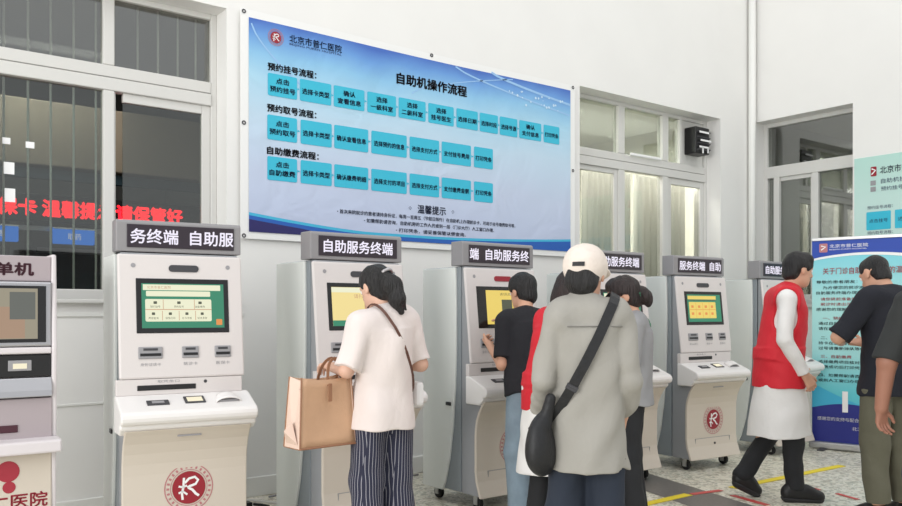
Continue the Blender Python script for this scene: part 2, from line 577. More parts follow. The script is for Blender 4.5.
M['banner_print'] = gradient_sheet('banner_print', [(0.0, (186, 196, 222)), (0.30, (192, 204, 226)), (0.55, (188, 212, 230)), (0.72, (168, 210, 232)), (0.84, (136, 190, 226)), (0.93, (100, 152, 214)), (1.0, (62, 104, 186))], 2, 0.045, 1.58, 0.42, 0.25)
M['banner_hem'] = mat('banner_white_hem', (236, 236, 234), 0.5)
M['navy_print'] = mat('print_navy', (34, 30, 96), 0.5)
M['blue_print'] = mat('print_blue', (30, 92, 178), 0.5)
M['teal_print'] = mat('print_teal', (64, 178, 214), 0.5)
M['streak_print'] = mat('print_streak', (150, 192, 232), 0.5)
M['pale_print'] = mat('print_pale_blue', (196, 222, 242), 0.5)

YB = YA - 0.03
ban = thing('banner', 'large blue flow-chart banner hanging on the white wall above the machines', 'banner', (4.084, YB, 1.86))
def B(x, z, off):
    return Vector((x - 4.1, -off, z - 1.86))
# the cloth: white hem round a printed field, sagging a little between its ties
def sag(x, z):
    u = (x - 2.42) / 3.36
    return 0.008 * math.sin(u * 9.0) * (z - 1.86) / 1.63
def cloth_grid(x0, x1, z0, z1, off, nx=40, nz=14, top=0.0):
    v, f = [], []
    for j in range(nz + 1):
        for i in range(nx + 1):
            x = x0 + (x1 - x0) * i / nx
            z = z0 + (z1 - z0) * j / nz
            dz = -top * math.sin(math.pi * i / nx) ** 2 * (j / nz)
            v.append(B(x, z + dz, off))
    for j in range(nz):
        for i in range(nx):
            a = j * (nx + 1) + i
            f.append((a, a + 1, a + nx + 2, a + nx + 1))
    return v, f
mb = MB()
v, f = cloth_grid(2.42, 5.80, 1.855, 3.495, 0.0, top=0.012)
mb.add(v, f)
o = mb.build('cloth', M['banner_hem'], ban)
sd = o.modifiers.new('solid', 'SOLIDIFY')
sd.thickness = 0.004
v, f = cloth_grid(2.482, 5.735, 1.905, 3.44, 0.004, top=0.012)
MB().add(v, f).build('printed_field', M['banner_print'], ban)
for (x, z) in ((2.445, 3.475), (5.77, 3.475), (2.445, 1.875), (5.77, 1.875), (4.1, 3.47), (2.445, 2.68), (5.77, 2.68)):
    MB().disc(B(x, z, 0.004), XP, ZP, 0.016, 16, 0, 0.007).build('grommet', M['darkgrey'], ban)
# swooshes along the lower edge and light streaks in the head
def band(pts_top, pts_bot, off):
    n = len(pts_top)
    v = [B(x, z, off) for x, z in pts_top] + [B(x, z, off) for x, z in pts_bot]
    return v, [(n + i, n + i + 1, i + 1, i) for i in range(n - 1)]
def curve(f, a, b, n=30):
    return [(a + (b - a) * i / n, f(a + (b - a) * i / n)) for i in range(n + 1)]
cx0, cx1 = 2.482, 5.735
edge = lambda x: 1.915 + 0.085 * max(0.0, (3.5 - x) / 1.02) ** 1.4 + 0.06 * max(0.0, (x - 4.1) / 1.6) ** 1.6
v, f = band(curve(lambda x: edge(x) + 0.045, cx0, cx1), curve(lambda x: edge(x) + 0.022, cx0, cx1), 0.006)
sm = MB().add(v, f, 0)
v, f = band(curve(lambda x: edge(x) + 0.024, cx0, cx1), curve(lambda x: 1.905, cx0, cx1), 0.0065)
sm.add(v, f, 1)
v, f = band(curve(lambda x: max(1.906, edge(x) - 0.004 - 0.055 * max(0.0, (x - 2.9))), cx0, 4.3), curve(lambda x: 1.905, cx0, 4.3), 0.007)
sm.add(v, f, 2)
sm.build('swoosh', [M['teal_print'], M['blue_print'], M['navy_print']], ban)
st = MB()
for (a, b, c, d, w) in ((2.50, 3.40, 3.0, 2.95, 0.012), (4.35, 3.42, 5.72, 3.20, 0.014), (4.75, 3.44, 5.73, 3.30, 0.02), (3.9, 3.12, 5.0, 3.42, 0.008)):
    n = 16
    pts = [(a + (c - a) * i / n, b + (d - b) * (i / n) ** 0.7) for i in range(n + 1)]
    st.stroke([(x - 4.1, z - 1.86) for x, z in pts], w, (0, -0.006, 0), XP, ZP)
st.build('light_streak', M['streak_print'], ban)
st = MB()
rr = random.Random(3)
for i in range(22):
    st = MB().disc(B(rr.uniform(4.95, 5.65), 3.27 + rr.uniform(-0.06, 0.06), 0.0065), XP, ZP, rr.uniform(0.004, 0.013), 10)
    st.build('glint', M['pale_print'], ban)
# emblem and hospital name
lg = MB()
def emblem(mbx, c, right, up, r, lift, ring=0, fill=1, mark=2):
    """round seal: thin outer ring, filled disc, brushed white mark"""
    c, right, up, lift = Vector(c), Vector(right), Vector(up), Vector(lift)
    mbx.disc(c, right, up, r, 36, ring, r * 0.955)
    mbx.disc(c, right, up, r * 0.76, 36, ring, r * 0.735)
    for k in range(26):
        a = 2 * math.pi * k / 26
        mbx.rect(c + right * (math.cos(a) * r * 0.855) + up * (math.sin(a) * r * 0.855), right * math.sin(a) - up * math.cos(a), right * math.cos(a) + up * math.sin(a), r * 0.085, r * 0.11, ring)
    mbx.disc(c + lift * 0.4, right, up, r * 0.68, 36, fill)
    q = c + lift
    s = r * 0.68
    loop = [(-0.25, 0.30), (0.0, 0.55), (0.35, 0.62), (0.55, 0.42), (0.40, 0.18), (0.05, 0.08), (-0.1, 0.0)]
    mbx.stroke([(x * s, y * s) for x, y in loop], s * 0.15, q, right, up, mark)
    mbx.stroke([(x * s, y * s) for x, y in [(-0.05, 0.0), (0.2, -0.15), (0.42, -0.42), (0.6, -0.55)]], s * 0.15, q, right, up, mark)
    mbx.stroke([(x * s, y * s) for x, y in [(-0.30, 0.62), (-0.33, 0.1), (-0.42, -0.35), (-0.38, -0.72)]], s * 0.14, q, right, up, mark)
    mbx.stroke([(x * s, y * s) for x, y in [(-0.62, 0.12), (-0.36, 0.05), (-0.12, 0.14)]], s * 0.12, q, right, up, mark)
    mbx.stroke([(x * s, y * s) for x, y in [(-0.62, -0.30), (-0.38, -0.2), (-0.1, -0.42)]], s * 0.12, q, right, up, mark)
emblem(lg, B(2.69, 3.335, 0.007), XP, ZP, 0.062, -YP * 0.002)
lg.build('emblem', [M['rose'], M['red'], M['white']], ban)
MB().text('北京市普仁医院', B(3.02, 3.352, 0.007), XP, ZP, 0.44, 0.058, bold=0.01).build('hospital_name', M['ink'], ban)
MB().text('BEIJING PUREN HOSPITAL', B(3.02, 3.308, 0.007), XP, ZP, 0.44, 0.02).build('english_name', M['ink'], ban)
MB().text('自助机操作流程', B(4.11, 3.222, 0.007), XP, ZP, 0.72, 0.088, bold=0.035).build('title', M['ink_dark'], ban)
for s, x0, x1, z in (('预约挂号流程：', 2.627, 3.02, 3.115), ('预约取号流程：', 2.622, 3.02, 2.815), ('自助缴费流程：', 2.622, 3.04, 2.505)):
    MB().text(s, B((x0 + x1) / 2, z, 0.007), XP, ZP, x1 - x0, 0.055, bold=0.035).build('heading', M['ink_dark'], ban)
rows = [
 (2.905, 3.068, [(2.627, 2.861), (2.884, 3.149), (3.171, 3.444), (3.471, 3.741), (3.767, 4.035), (4.063, 4.329), (4.359, 4.593), (4.616, 4.823), (4.846, 5.054), (5.078, 5.35), (5.381, 5.584)],
  ['点击\n预约挂号', '选择卡类型', '确认\n查看信息', '选择\n一级科室', '选择\n二级科室', '选择\n挂号医生', '选择日期', '选择时段', '选择号源', '确认\n支付信息', '打印凭条']),
 (2.585, 2.765, [(2.623, 2.861), (2.89, 3.153), (3.175, 3.479), (3.508, 3.846), (3.875, 4.175), (4.202, 4.517), (4.551, 4.765)],
  ['点击\n预约取号', '选择卡类型', '确认查看信息', '选择预约的信息', '选择支付方式', '支付挂号费用', '打印凭条']),
 (2.29, 2.463, [(2.623, 2.861), (2.89, 3.153), (3.175, 3.479), (3.508, 3.846), (3.875, 4.175), (4.202, 4.517), (4.551, 4.765)],
  ['点击\n自助缴费', '选择卡类型', '确认缴费明细', '选择支付的项目', '选择支付方式', '支付缴费金额', '打印凭条'])]
for z0, z1, xs, words in rows:
    for (a, b), w in zip(xs, words):
        bx = MB().rect(B((a + b) / 2, (z0 + z1) / 2, 0.007), XP, ZP, b - a, z1 - z0, 0, 0.012).build('step_box', M['cyan'], ban)
        t = MB()
        ls = w.split('\n')
        for i, s in enumerate(ls):
            zz = (z0 + z1) / 2 + (0.032 if i == 0 else -0.03) * (len(ls) > 1) + (len(ls) == 1) * -0.008
            ww = min((b - a) * 0.86, 0.052 * len(s))
            t.text(s, B((a + b) / 2, zz, 0.009), XP, ZP, ww, 0.042, bold=0.025, res=1)
        t.build('lettering', M['ink'], bx)
    ar = MB()
    for (a, b), (c, d) in zip(xs[:-1], xs[1:]):
        zc = (z0 + z1) / 2
        ar.add([B(b + 0.004, zc - 0.01, 0.007), B(c - 0.004, zc, 0.007), B(b + 0.004, zc + 0.01, 0.007)], [(0, 1, 2)])
    ar.build('arrow', M['cyan'], ban)
MB().text('温馨提示', B(4.1, 2.178, 0.007), XP, ZP, 0.29, 0.07, bold=0.015).text('◇', B(3.88, 2.18, 0.007), XP, ZP, 0.03, 0.03).text('◇', B(4.32, 2.18, 0.007), XP, ZP, 0.03, 0.03).build('notice_heading', M['ink'], ban)
nt_ = MB()
for s, x0, x1, z in (('• 首次来院就诊的患者请持身份证，每周一至周五（节假日除外）在自助机上办理就诊卡，可用于挂号缴费取号等。', 3.2, 5.03, 2.105), ('• 如需帮助请咨询，自助机旁的工作人员或到一层（门诊大厅）人工窗口办理。', 3.44, 4.78, 2.05), ('• 打印凭条，请妥善保管以便查询。', 3.74, 4.46, 1.992)):
    nt_.text(s, B((x0 + x1) / 2, z, 0.007), XP, ZP, x1 - x0, 0.034, bold=0.012, res=1)
nt_.build('notice_lines', M['ink'], ban)

# ------------------------------------------------------------------ teal notice on the right wall
M['notice_sheet'] = gradient_sheet('notice_sheet', [(0.0, (206, 226, 216)), (0.5, (196, 222, 216)), (1.0, (176, 216, 206))], 2, 0.0, 1.3)
no = thing('wall_notice', 'pale teal notice sheet on the right wall above the roll-up stand', 'notice', (XB - 0.008, 3.70, 1.72))
def N(y, z, off=0.003):
    """y runs from the left edge of the sheet"""
    return Vector((-off, 0.72 - y, z))
RN = Vector((0, -1, 0))
MB().box(0.0, 0.008, -0.72, 0.72, 0.0, 1.235).build('sheet', M['notice_sheet'], no, bevel=0.002)
lg = MB()
lg.rect(N(0.205, 1.075), RN, ZP, 0.06, 0.10, 0, 0.01).stroke([(-0.02, 0.03), (0.02, 0.01), (-0.02, -0.03)], 0.014, N(0.205, 1.075, 0.005), RN, ZP, 1)
lg.build('emblem', [M['red'], M['white']], no)
t = MB().text('北京市普仁医院', N(0.52, 1.08), RN, ZP, 0.50, 0.075, bold=0.01)
t.text('自助机操作流程', N(0.50, 0.965), RN, ZP, 0.44, 0.05).text('预约挂号 取号 缴费', N(0.52, 0.885), RN, ZP, 0.48, 0.045)
t.text('预约挂号流程：', N(0.27, 0.70), RN, ZP, 0.26, 0.035).text('预约取号流程：', N(0.27, 0.435), RN, ZP, 0.26, 0.035).text('自助缴费流程：', N(0.27, 0.19), RN, ZP, 0.26, 0.035)
t.build('lettering', M['ink'], no)
mk = MB().rect(N(0.20, 0.955), RN, ZP, 0.055, 0.05).rect(N(0.20, 0.89), RN, ZP, 0.055, 0.05)
mk.build('bullet_mark', M['slot'], no)
for z in (0.56, 0.31, 0.09):
    for k in range(4):
        bx = MB().rect(N(0.255 + k * 0.29, z), RN, ZP, 0.25, 0.19 if z > 0.1 else 0.13, 0, 0.01).build('step_box', M['cyan'], no)
        MB().text(['点击挂号', '选择卡', '确认信息', '打印凭条'][k], N(0.255 + k * 0.29, z, 0.006), RN, ZP, 0.19, 0.04, res=1).build('lettering', M['ink'], bx)

# ------------------------------------------------------------------ roll-up stand
ru = thing('roll_up_stand', 'tall roll-up poster stand with blue head and foot, behind the man in black', 'roll-up banner', (7.75, 4.32, 0.0), math.atan2(-0.9676, 0.2525))
RW = 1.0
M['rollup_print'] = gradient_sheet('rollup_print', [(0.0, (60, 178, 206)), (0.25, (96, 200, 212)), (0.45, (160, 218, 218)), (0.7, (170, 222, 220)), (1.0, (120, 208, 222))], 2, 0.1, 1.95)
M['deep_blue'] = mat('print_deep_blue', (22, 66, 168), 0.5)
M['indigo'] = mat('print_indigo', (36, 44, 132), 0.5)
def R_(x, z, off=0.0):
    return Vector((x, -off, z))
# local x runs along the stand, the printed side faces local -y
MB().box(-0.02, RW + 0.02, -0.05, 0.06, 0.012, 0.075).build('base', M['steel'], ru, bevel=0.012)
MB().box(0.08, 0.14, -0.15, 0.15, 0.0, 0.014).box(RW - 0.14, RW - 0.08, -0.15, 0.15, 0.0, 0.014).build('foot', M['darkgrey'], ru, bevel=0.003)
MB().cyl((RW / 2, 0.03, 0.07), (RW / 2, 0.03, 2.02), 0.011).build('pole', M['steel'], ru)
MB().box(-0.005, RW + 0.005, -0.012, 0.014, 2.02, 2.05).build('top_rail', M['steel'], ru, bevel=0.004)
MB().box(0.0, RW, -0.002, 0.002, 0.07, 2.025).build('print_sheet', M['rollup_print'], ru)
def rband(ft, fb, off, n=24):
    v = [R_(RW * i / n, ft(i / n), off) for i in range(n + 1)] + [R_(RW * i / n, fb(i / n), off) for i in range(n + 1)]
    return v, [(n + 1 + i, n + 2 + i, i + 1, i) for i in range(n)]
hb = MB()
v, f = rband(lambda u: 2.024, lambda u: 1.835 + 0.06 * math.sin(u * 3.0) ** 0.8 - 0.02 * u, 0.0035)
hb.add(v, f, 0)
v, f = rband(lambda u: 1.845 + 0.06 * math.sin(u * 3.0) ** 0.8 - 0.02 * u, lambda u: 1.825 + 0.06 * math.sin(u * 3.0) ** 0.8 - 0.03 * u, 0.004)
hb.add(v, f, 1)
hb.build('header_band', [M['deep_blue'], M['white']], ru)
hb = MB()
v, f = rband(lambda u: 0.42 + 0.22 * (1 - u) ** 2.0 - 0.10 * u, lambda u: 0.076, 0.0035)
hb.add(v, f, 0)
v, f = rband(lambda u: 0.40 + 0.05 * math.sin(u * 5), lambda u: 0.076, 0.004)
v = [p for p in v]
hb.add(v, f, 1)
hb.build('footer_band', [M['teal_print'], M['indigo']], ru)
lg = MB().rect(R_(0.105, 1.95, 0.006), XP, ZP, 0.075, 0.085, 0, 0.01).stroke([(-0.02, 0.02), (0.02, 0.01), (-0.02, -0.02)], 0.012, R_(0.105, 1.95, 0.008), XP, ZP, 1)
lg.build('emblem', [M['rose'], M['white']], ru)
MB().text('北京市普仁医院', R_(0.16, 1.965, 0.006), XP, ZP, 0.34, 0.035, align='l').text('BEIJING PUREN HOSPITAL', R_(0.16, 1.93, 0.006), XP, ZP, 0.33, 0.014, align='l').build('hospital_name', M['white'], ru)
MB().text('关于门诊自助挂号缴费的温馨提示', R_(0.53, 1.725, 0.006), XP, ZP, 0.86, 0.062, bold=0.01).build('title', M['red_ink'], ru)
bl, rd = MB(), MB()
lines = [(1.62, 0.04, '尊敬的患者朋友：', 0), (1.565, 0.10, '为方便您的就诊减少排队等候时间请您使用', 0), (1.515, 0.04, '自助服务终端办理预约挂号取号缴费等业务', 0),
 (1.455, 0.08, '请您提前准备好身份证或医保卡', 1), (1.405, 0.08, '就诊时请出示有效的证件', 1), (1.355, 0.04, '感谢您的理解与配合', 0),
 (1.27, 0.10, '一、预约挂号', 1), (1.22, 0.06, '通过自助机选择科室和医生即可完成预约挂号', 0), (1.17, 0.06, '请在就诊当日取号', 0), (1.08, 0.08, '二、预约取号', 0), (1.03, 0.06, '持卡在自助机上取号', 0), (0.98, 0.06, '过号请重新排队等候', 0),
 (0.90, 0.08, '三、自助缴费', 1), (0.85, 0.06, '选择缴费项目核对金额后用医保或扫码支付', 0), (0.80, 0.06, '缴费成功后打印凭条', 0), (0.72, 0.06, '四、如需帮助请咨询现场工作人员', 0), (0.67, 0.06, '或到人工窗口办理', 0)]
for z, x, s, c in lines:
    (rd if c else bl).text(s, R_(x, z, 0.006), XP, ZP, 0.046 * len(s), 0.03, res=1, bold=0.008, align='l')
bl.build('lettering', M['ink_dark'], ru)
rd.build('red_lettering', M['red_ink'], ru)
ft = MB().text('感谢您的支持与配合祝您早日康复', R_(0.05, 0.30, 0.006), XP, ZP, 0.62, 0.036, align='l', bold=0.01).text('北京市普仁医院', R_(0.36, 0.22, 0.006), XP, ZP, 0.36, 0.036, align='l', bold=0.01)
ft.build('footer_lettering', M['white'], ru)
MB().rect(R_(0.30, 0.47, 0.0065), XP, ZP, 0.05, 0.20).build('pale_label', M['white'], ru)

# ------------------------------------------------------------------ window furniture
# bars behind the pharmacy window
gr = thing('window_bars', 'thin vertical metal bars behind the glass of the left pharmacy window', 'window bars', (1.2, YA + REC + 0.09, 1.41))
for x in (0.25, 0.41, 0.57, 0.74, 0.95, 1.09, 1.225, 1.365, 1.505, 1.78, 1.92, 2.06, 2.19):
    MB().cyl((x - 1.2, 0, 0.02 if x < 1.6 else 1.50), (x - 1.2, 0, 2.04), 0.0075, n=8).build('bar', M['bar'], gr, smooth=True)
MB().box(-1.08, 1.08, -0.01, 0.01, 0.0, 0.02).build('rail', M['bar'], gr)
MB().box(-1.08, 1.08, -0.01, 0.01, 2.04, 2.06).build('rail', M['bar'], gr)

# ventilator in the second window
fa = thing('window_ventilator', 'black louvred ventilator box set in the upper right window light', 'ventilator', (7.90, YA + REC - 0.02, 3.10))
MB().box(-0.125, 0.125, -0.11, 0.05, 0.0, 0.30).build('housing', M['black'], fa, bevel=0.012)
for k in range(4):
    lv = MB()
    z = 0.035 + k * 0.065
    lv.add([(-0.11, -0.11, z), (0.11, -0.11, z), (0.11, -0.135, z + 0.012), (-0.11, -0.135, z + 0.012), (-0.11, -0.11, z + 0.01), (0.11, -0.11, z + 0.01), (0.11, -0.135, z + 0.02), (-0.11, -0.135, z + 0.02)], [(0, 1, 2, 3), (4, 7, 6, 5), (0, 4, 5, 1), (1, 5, 6, 2), (2, 6, 7, 3), (3, 7, 4, 0)])
    lv.build('louvre', M['darkgrey'], fa)
MB().box(-0.095, 0.075, -0.141, -0.135, 0.225, 0.245).box(-0.075, 0.115, -0.141, -0.135, 0.135, 0.155).box(-0.095, 0.075, -0.141, -0.135, 0.06, 0.08).box(-0.045, -0.025, -0.141, -0.135, 0.0, 0.07).box(0.05, 0.066, -0.141, -0.135, 0.01, 0.07).build('white_tie', M['white'], fa)
struct(MB().box(7.70, 8.11, YA + REC + 0.026, YA + REC + 0.046, 2.985, 3.48).build('ventilator_panel', M['upvc']))
struct(MB().box(7.66, 7.705, YA + REC - 0.004, YA + REC + 0.07, 2.985, 3.48).build('trim_6', M['upvc'], bevel=0.004))
tag(MB().box(6.80, 7.30, YA + REC - 0.035, YA + REC - 0.013, 2.975, 3.005).build('white_strip', M['white'], bevel=0.009), 'bright white strip lying on the transom of the second window', 'paper')  # plain white bevelled strip along the transom

# curtains in the office window
M['curtain'] = mat('cream_curtain', (222, 221, 214), 0.85)
def curtain(label, x0, x1, y, ph):
    n = 60
    v, f = [], []
    for i in range(n + 1):
        x = x0 + (x1 - x0) * i / n
        yy = y + 0.018 * math.sin(i * 0.9 + ph)
        v += [(x, yy, 0.85), (x, yy, 2.86)]
    for i in range(n):
        f.append((2 * i, 2 * i + 2, 2 * i + 3, 2 * i + 1))
    o = MB().add(v, f).build('curtain', M['curtain'], smooth=True)
    s = o.modifiers.new('solid', 'SOLIDIFY')
    s.thickness = 0.004
    tag(o, label, 'curtain', 'curtains behind the second window')
curtain('cream curtain behind the left part of the second window', 5.95, 6.28, 6.12, 0)
curtain('cream curtain filling the middle of the second window', 6.42, 7.16, 6.12, 1)
curtain('cream curtain behind the right casement of the second window', 7.24, 8.14, 6.12, 2)

# pharmacy: bulkhead, lit red display, counter signs, shelves, notes on the glass
M['bulkhead'] = mat('pharmacy_bulkhead', (150, 138, 120), 0.7)
M['dark_teal'] = mat('pharmacy_dark_teal', (38, 62, 72), 0.6)
M['sign_blue'] = emit('lit_blue_sign', (8, 104, 200), 2.0)
struct(MB().box(-1.6, 3.2, 7.25, 7.55, 2.50, 3.02).build('bulkhead', M['bulkhead'], bevel=0.01))
struct(MB().box(-1.6, 3.2, 7.28, 7.34, 2.40, 2.48).build('trim_7', M['dark_teal']))
dp = thing('led_display', 'long red LED ticker display inside the left pharmacy window', 'display', (0.8, 7.2, 2.075))
MB().box(-2.2, 2.2, 0.0, 0.09, -0.03, 0.19).build('case', M['black'], dp, bevel=0.008)
tx = MB()
xx = -2.15
for w in ('取药窗口请按号', '排队等候叫号', '就诊卡医保卡', '温馨提示请保管好'):
    L = 0.14 * len(w)
    tx.text(w, (xx + L / 2, -0.003, 0.08), XP, ZP, L - 0.005, 0.13, bold=0.05)
    xx += L + 0.04
tx.build('lettering', M['led_red'], dp)
def csign(label, x, s, g):
    r = thing('counter_sign', label, 'sign', (x, 7.16, 1.875), 0, g)
    MB().box(-0.155, 0.155, 0.0, 0.05, 0.0, 0.13).build('board', M['sign_blue'], r, bevel=0.006)
    MB().box(-0.155, 0.155, -0.004, 0.0, 0.118, 0.13).build('edge_strip', M['white'], r)
    MB().text(s, (0.0, -0.003, 0.06), XP, ZP, 0.10, 0.05, bold=0.01).build('lettering', M['led_on'], r)
csign('blue counter sign inside the pharmacy, left of the window bars, above the leftmost machine', 1.10, '收费', 'blue counter signs')
csign('blue counter sign inside the pharmacy, seen just left of the window mullion', 1.66, '取药', 'blue counter signs')
ctr = thing('pharmacy_counter', 'dark service counter with shelf board inside the pharmacy window', 'counter', (0.8, 7.3, 0.0))
MB().box(-2.3, 2.3, 0.0, 0.5, 0.0, 1.05).build('body', M['dark_teal'], ctr, bevel=0.01)
MB().box(-2.35, 2.35, -0.06, 0.55, 1.05, 1.09).build('worktop', M['steel'], ctr, bevel=0.008)
MB().box(-2.2, 2.2, -0.02, 0.02, 1.98, 2.02).build('rail', M['steel'], ctr, bevel=0.004)
for i, x in enumerate((-2.2, 0.0, 2.2)):
    MB().box(x - 0.025, x + 0.025, -0.01, 0.04, 1.09, 1.98).build('post', M['steel'], ctr)
for i, (x, lab) in enumerate(((-0.8, 'left'), (0.8, 'middle'), (2.4, 'right'))):
    sh = thing('medicine_shelf', 'tall dark medicine shelf at the back of the pharmacy, %s of three' % lab, 'shelf', (x, 9.2, 0), 0, 'medicine shelves')
    MB().box(-0.7, -0.66, -0.2, 0.2, 0, 2.5).box(0.66, 0.7, -0.2, 0.2, 0, 2.5).box(-0.66, 0.66, 0.16, 0.2, 0, 2.5).build('carcass', M['darkgrey'], sh)
    for k in range(6):
        MB().box(-0.66, 0.66, -0.2, 0.16, 0.1 + k * 0.46, 0.13 + k * 0.46).build('shelf_board', M['slot'], sh)
for lab, x, z, w, h in (('topmost small white note stuck on the leftmost pharmacy pane', 0.955, 2.405, 0.045, 0.04), ('second white note stuck on the leftmost pharmacy pane, below the topmost', 0.97, 2.235, 0.06, 0.075), ('lowest white note on the leftmost pharmacy pane, above the red display', 0.975, 2.065, 0.06, 0.085), ('small white note stuck beside the second window bar', 1.09, 2.395, 0.05, 0.04)):
    tag(MB().box(x - w / 2, x + w / 2, YA + REC + 0.024, YA + REC + 0.0285, z - h / 2, z + h / 2).build('paper_note', M['white']), lab, 'note', 'white notes on the pharmacy glass')
# side room seen through the right window
struct(MB().box(10.6, 12.2, 3.4, 3.9, 0.0, 3.75).build('side_room_pillar', M['darkgrey']))

# ------------------------------------------------------------------ kiosks
M['scr_green'] = emit('screen_green', (40, 150, 112), 0.75)
M['scr_cream'] = emit('screen_cream', (246, 246, 214), 0.92)
M['scr_line'] = emit('screen_line', (222, 170, 130), 0.8)
M['scr_orange'] = emit('screen_orange', (238, 150, 70), 0.9)
M['scr_yellow'] = emit('screen_yellow', (248, 226, 150), 0.95)
M['scr_amber'] = emit('screen_amber', (240, 212, 104), 0.95)
M['scr_ink'] = emit('screen_ink', (104, 110, 84), 0.5)
M['scr_off'] = mat('screen_bezel_black', (20, 20, 22), 0.2)
M['scan_glow'] = emit('scanner_glow', (255, 246, 214), 0.95)
M['gap'] = mat('panel_gap', (52, 54, 58), 0.7)
M['latch'] = mat('latch_black', (34, 34, 36), 0.4)

HEAD0, HEAD1 = Vector((0, -0.012, 1.632)), Vector((0, -0.082, 0.985))     # top and bottom of the sloping head panel
HUP = (HEAD0 - HEAD1).normalized()
HN = Vector((0, -1, 0)) - HUP * HUP.dot(Vector((0, -1, 0)))
HN.normalize()
def HP(x, z, off=0.0):
    """point on the head panel at height z"""
    t = (z - HEAD1.z) / (HEAD0.z - HEAD1.z)
    p = HEAD1.lerp(HEAD0, t) + HN * off
    return Vector((x, p.y, p.z))

def screen_mesh(kind, parent):
    """user interface as one mesh of coloured fields on the glass"""
    m = MB()
    c = lambda x, z, o=0.0: HP(x, z, 0.009 + o)
    if kind == 'menu':
        m.rect(c(0.005, 1.362), XP, HUP, 0.425, 0.235, 0)
        m.rect(c(0.0, 1.458, 0.001), XP, HUP, 0.40, 0.03, 1).rect(c(-0.02, 1.425, 0.001), XP, HUP, 0.33, 0.028, 1, 0.004)
        m.rect(c(-0.02, 1.338, 0.001), XP, HUP, 0.34, 0.118, 1, 0.008)
        m.rect(c(0.19, 1.275, 0.001), XP, HUP, 0.032, 0.032, 3, 0.004)
        m.rect(c(-0.02, 1.342, 0.002), XP, HUP, 0.34, 0.004, 2)
        for x in (-0.10, 0.06): m.rect(c(x, 1.37, 0.002), XP, HUP, 0.003, 0.05, 2)
        for x in (-0.105, -0.02, 0.065): m.rect(c(x, 1.31, 0.002), XP, HUP, 0.003, 0.05, 2)
        for x in (-0.14, -0.02, 0.09): m.rect(c(x, 1.378, 0.002), XP, HUP, 0.018, 0.014, 4, 0.003)
        for x in (-0.15, -0.065, 0.02, 0.10): m.rect(c(x, 1.32, 0.002), XP, HUP, 0.016, 0.014, 4, 0.003)
        for x, s in ((-0.14, '预约挂号'), (-0.02, '预约取号'), (0.09, '自助缴费')): m.text(s, c(x, 1.357, 0.002), XP, HUP, 0.05, 0.012, 4, res=1)
        for x, s in ((-0.15, '费用查询'), (-0.065, '报告打印'), (0.02, '办卡充值'), (0.10, '信息查询')): m.text(s, c(x, 1.297, 0.002), XP, HUP, 0.05, 0.012, 4, res=1)
        m.text('北京市普仁医院', c(-0.12, 1.458, 0.002), XP, HUP, 0.12, 0.016, 2, res=1)
    elif kind == 'pay':
        m.rect(c(0.005, 1.362), XP, HUP, 0.425, 0.235, 5)
        m.rect(c(0.005, 1.462, 0.001), XP, HUP, 0.425, 0.03, 1).rect(c(0.005, 1.262, 0.001), XP, HUP, 0.425, 0.034, 0)
        m.text('请扫码支付', c(0.03, 1.425, 0.001), XP, HUP, 0.17, 0.026, 2, res=1)
        m.rect(c(0.06, 1.35, 0.001), XP, HUP, 0.085, 0.085, 2, 0.006)
    elif kind == 'code':
        m.rect(c(0.03, 1.362), XP, HUP, 0.37, 0.235, 6)
        m.text('请扫码支付', c(0.03, 1.452, 0.001), XP, HUP, 0.12, 0.02, 4, res=1)
        m.rect(c(0.03, 1.365, 0.001), XP, HUP, 0.095, 0.10, 4, 0.004)
        m.text('支付金额', c(0.0, 1.285, 0.001), XP, HUP, 0.08, 0.016, 4, res=1).text('返回', c(0.11, 1.285, 0.001), XP, HUP, 0.04, 0.016, 3, res=1)
    elif kind == 'menu_amber':
        m.rect(c(0.005, 1.362), XP, HUP, 0.425, 0.235, 0)
        m.rect(c(-0.02, 1.452, 0.001), XP, HUP, 0.36, 0.03, 6).rect(c(-0.02, 1.345, 0.001), XP, HUP, 0.34, 0.14, 6, 0.006)
        m.rect(c(-0.02, 1.35, 0.002), XP, HUP, 0.34, 0.004, 3).rect(c(-0.02, 1.43, 0.002), XP, HUP, 0.36, 0.006, 4)
        for x in (-0.105, -0.02, 0.065): m.rect(c(x, 1.345, 0.002), XP, HUP, 0.003, 0.13, 3)
        for x in (-0.15, -0.065, 0.02, 0.10):
            for z in (1.375, 1.315): m.rect(c(x, z, 0.002), XP, HUP, 0.03, 0.022, 3, 0.004)
    return m.build('screen', [M['scr_green'], M['scr_cream'], M['scr_line'], M['scr_orange'], M['scr_ink'], M['scr_yellow'], M['scr_amber']], parent)

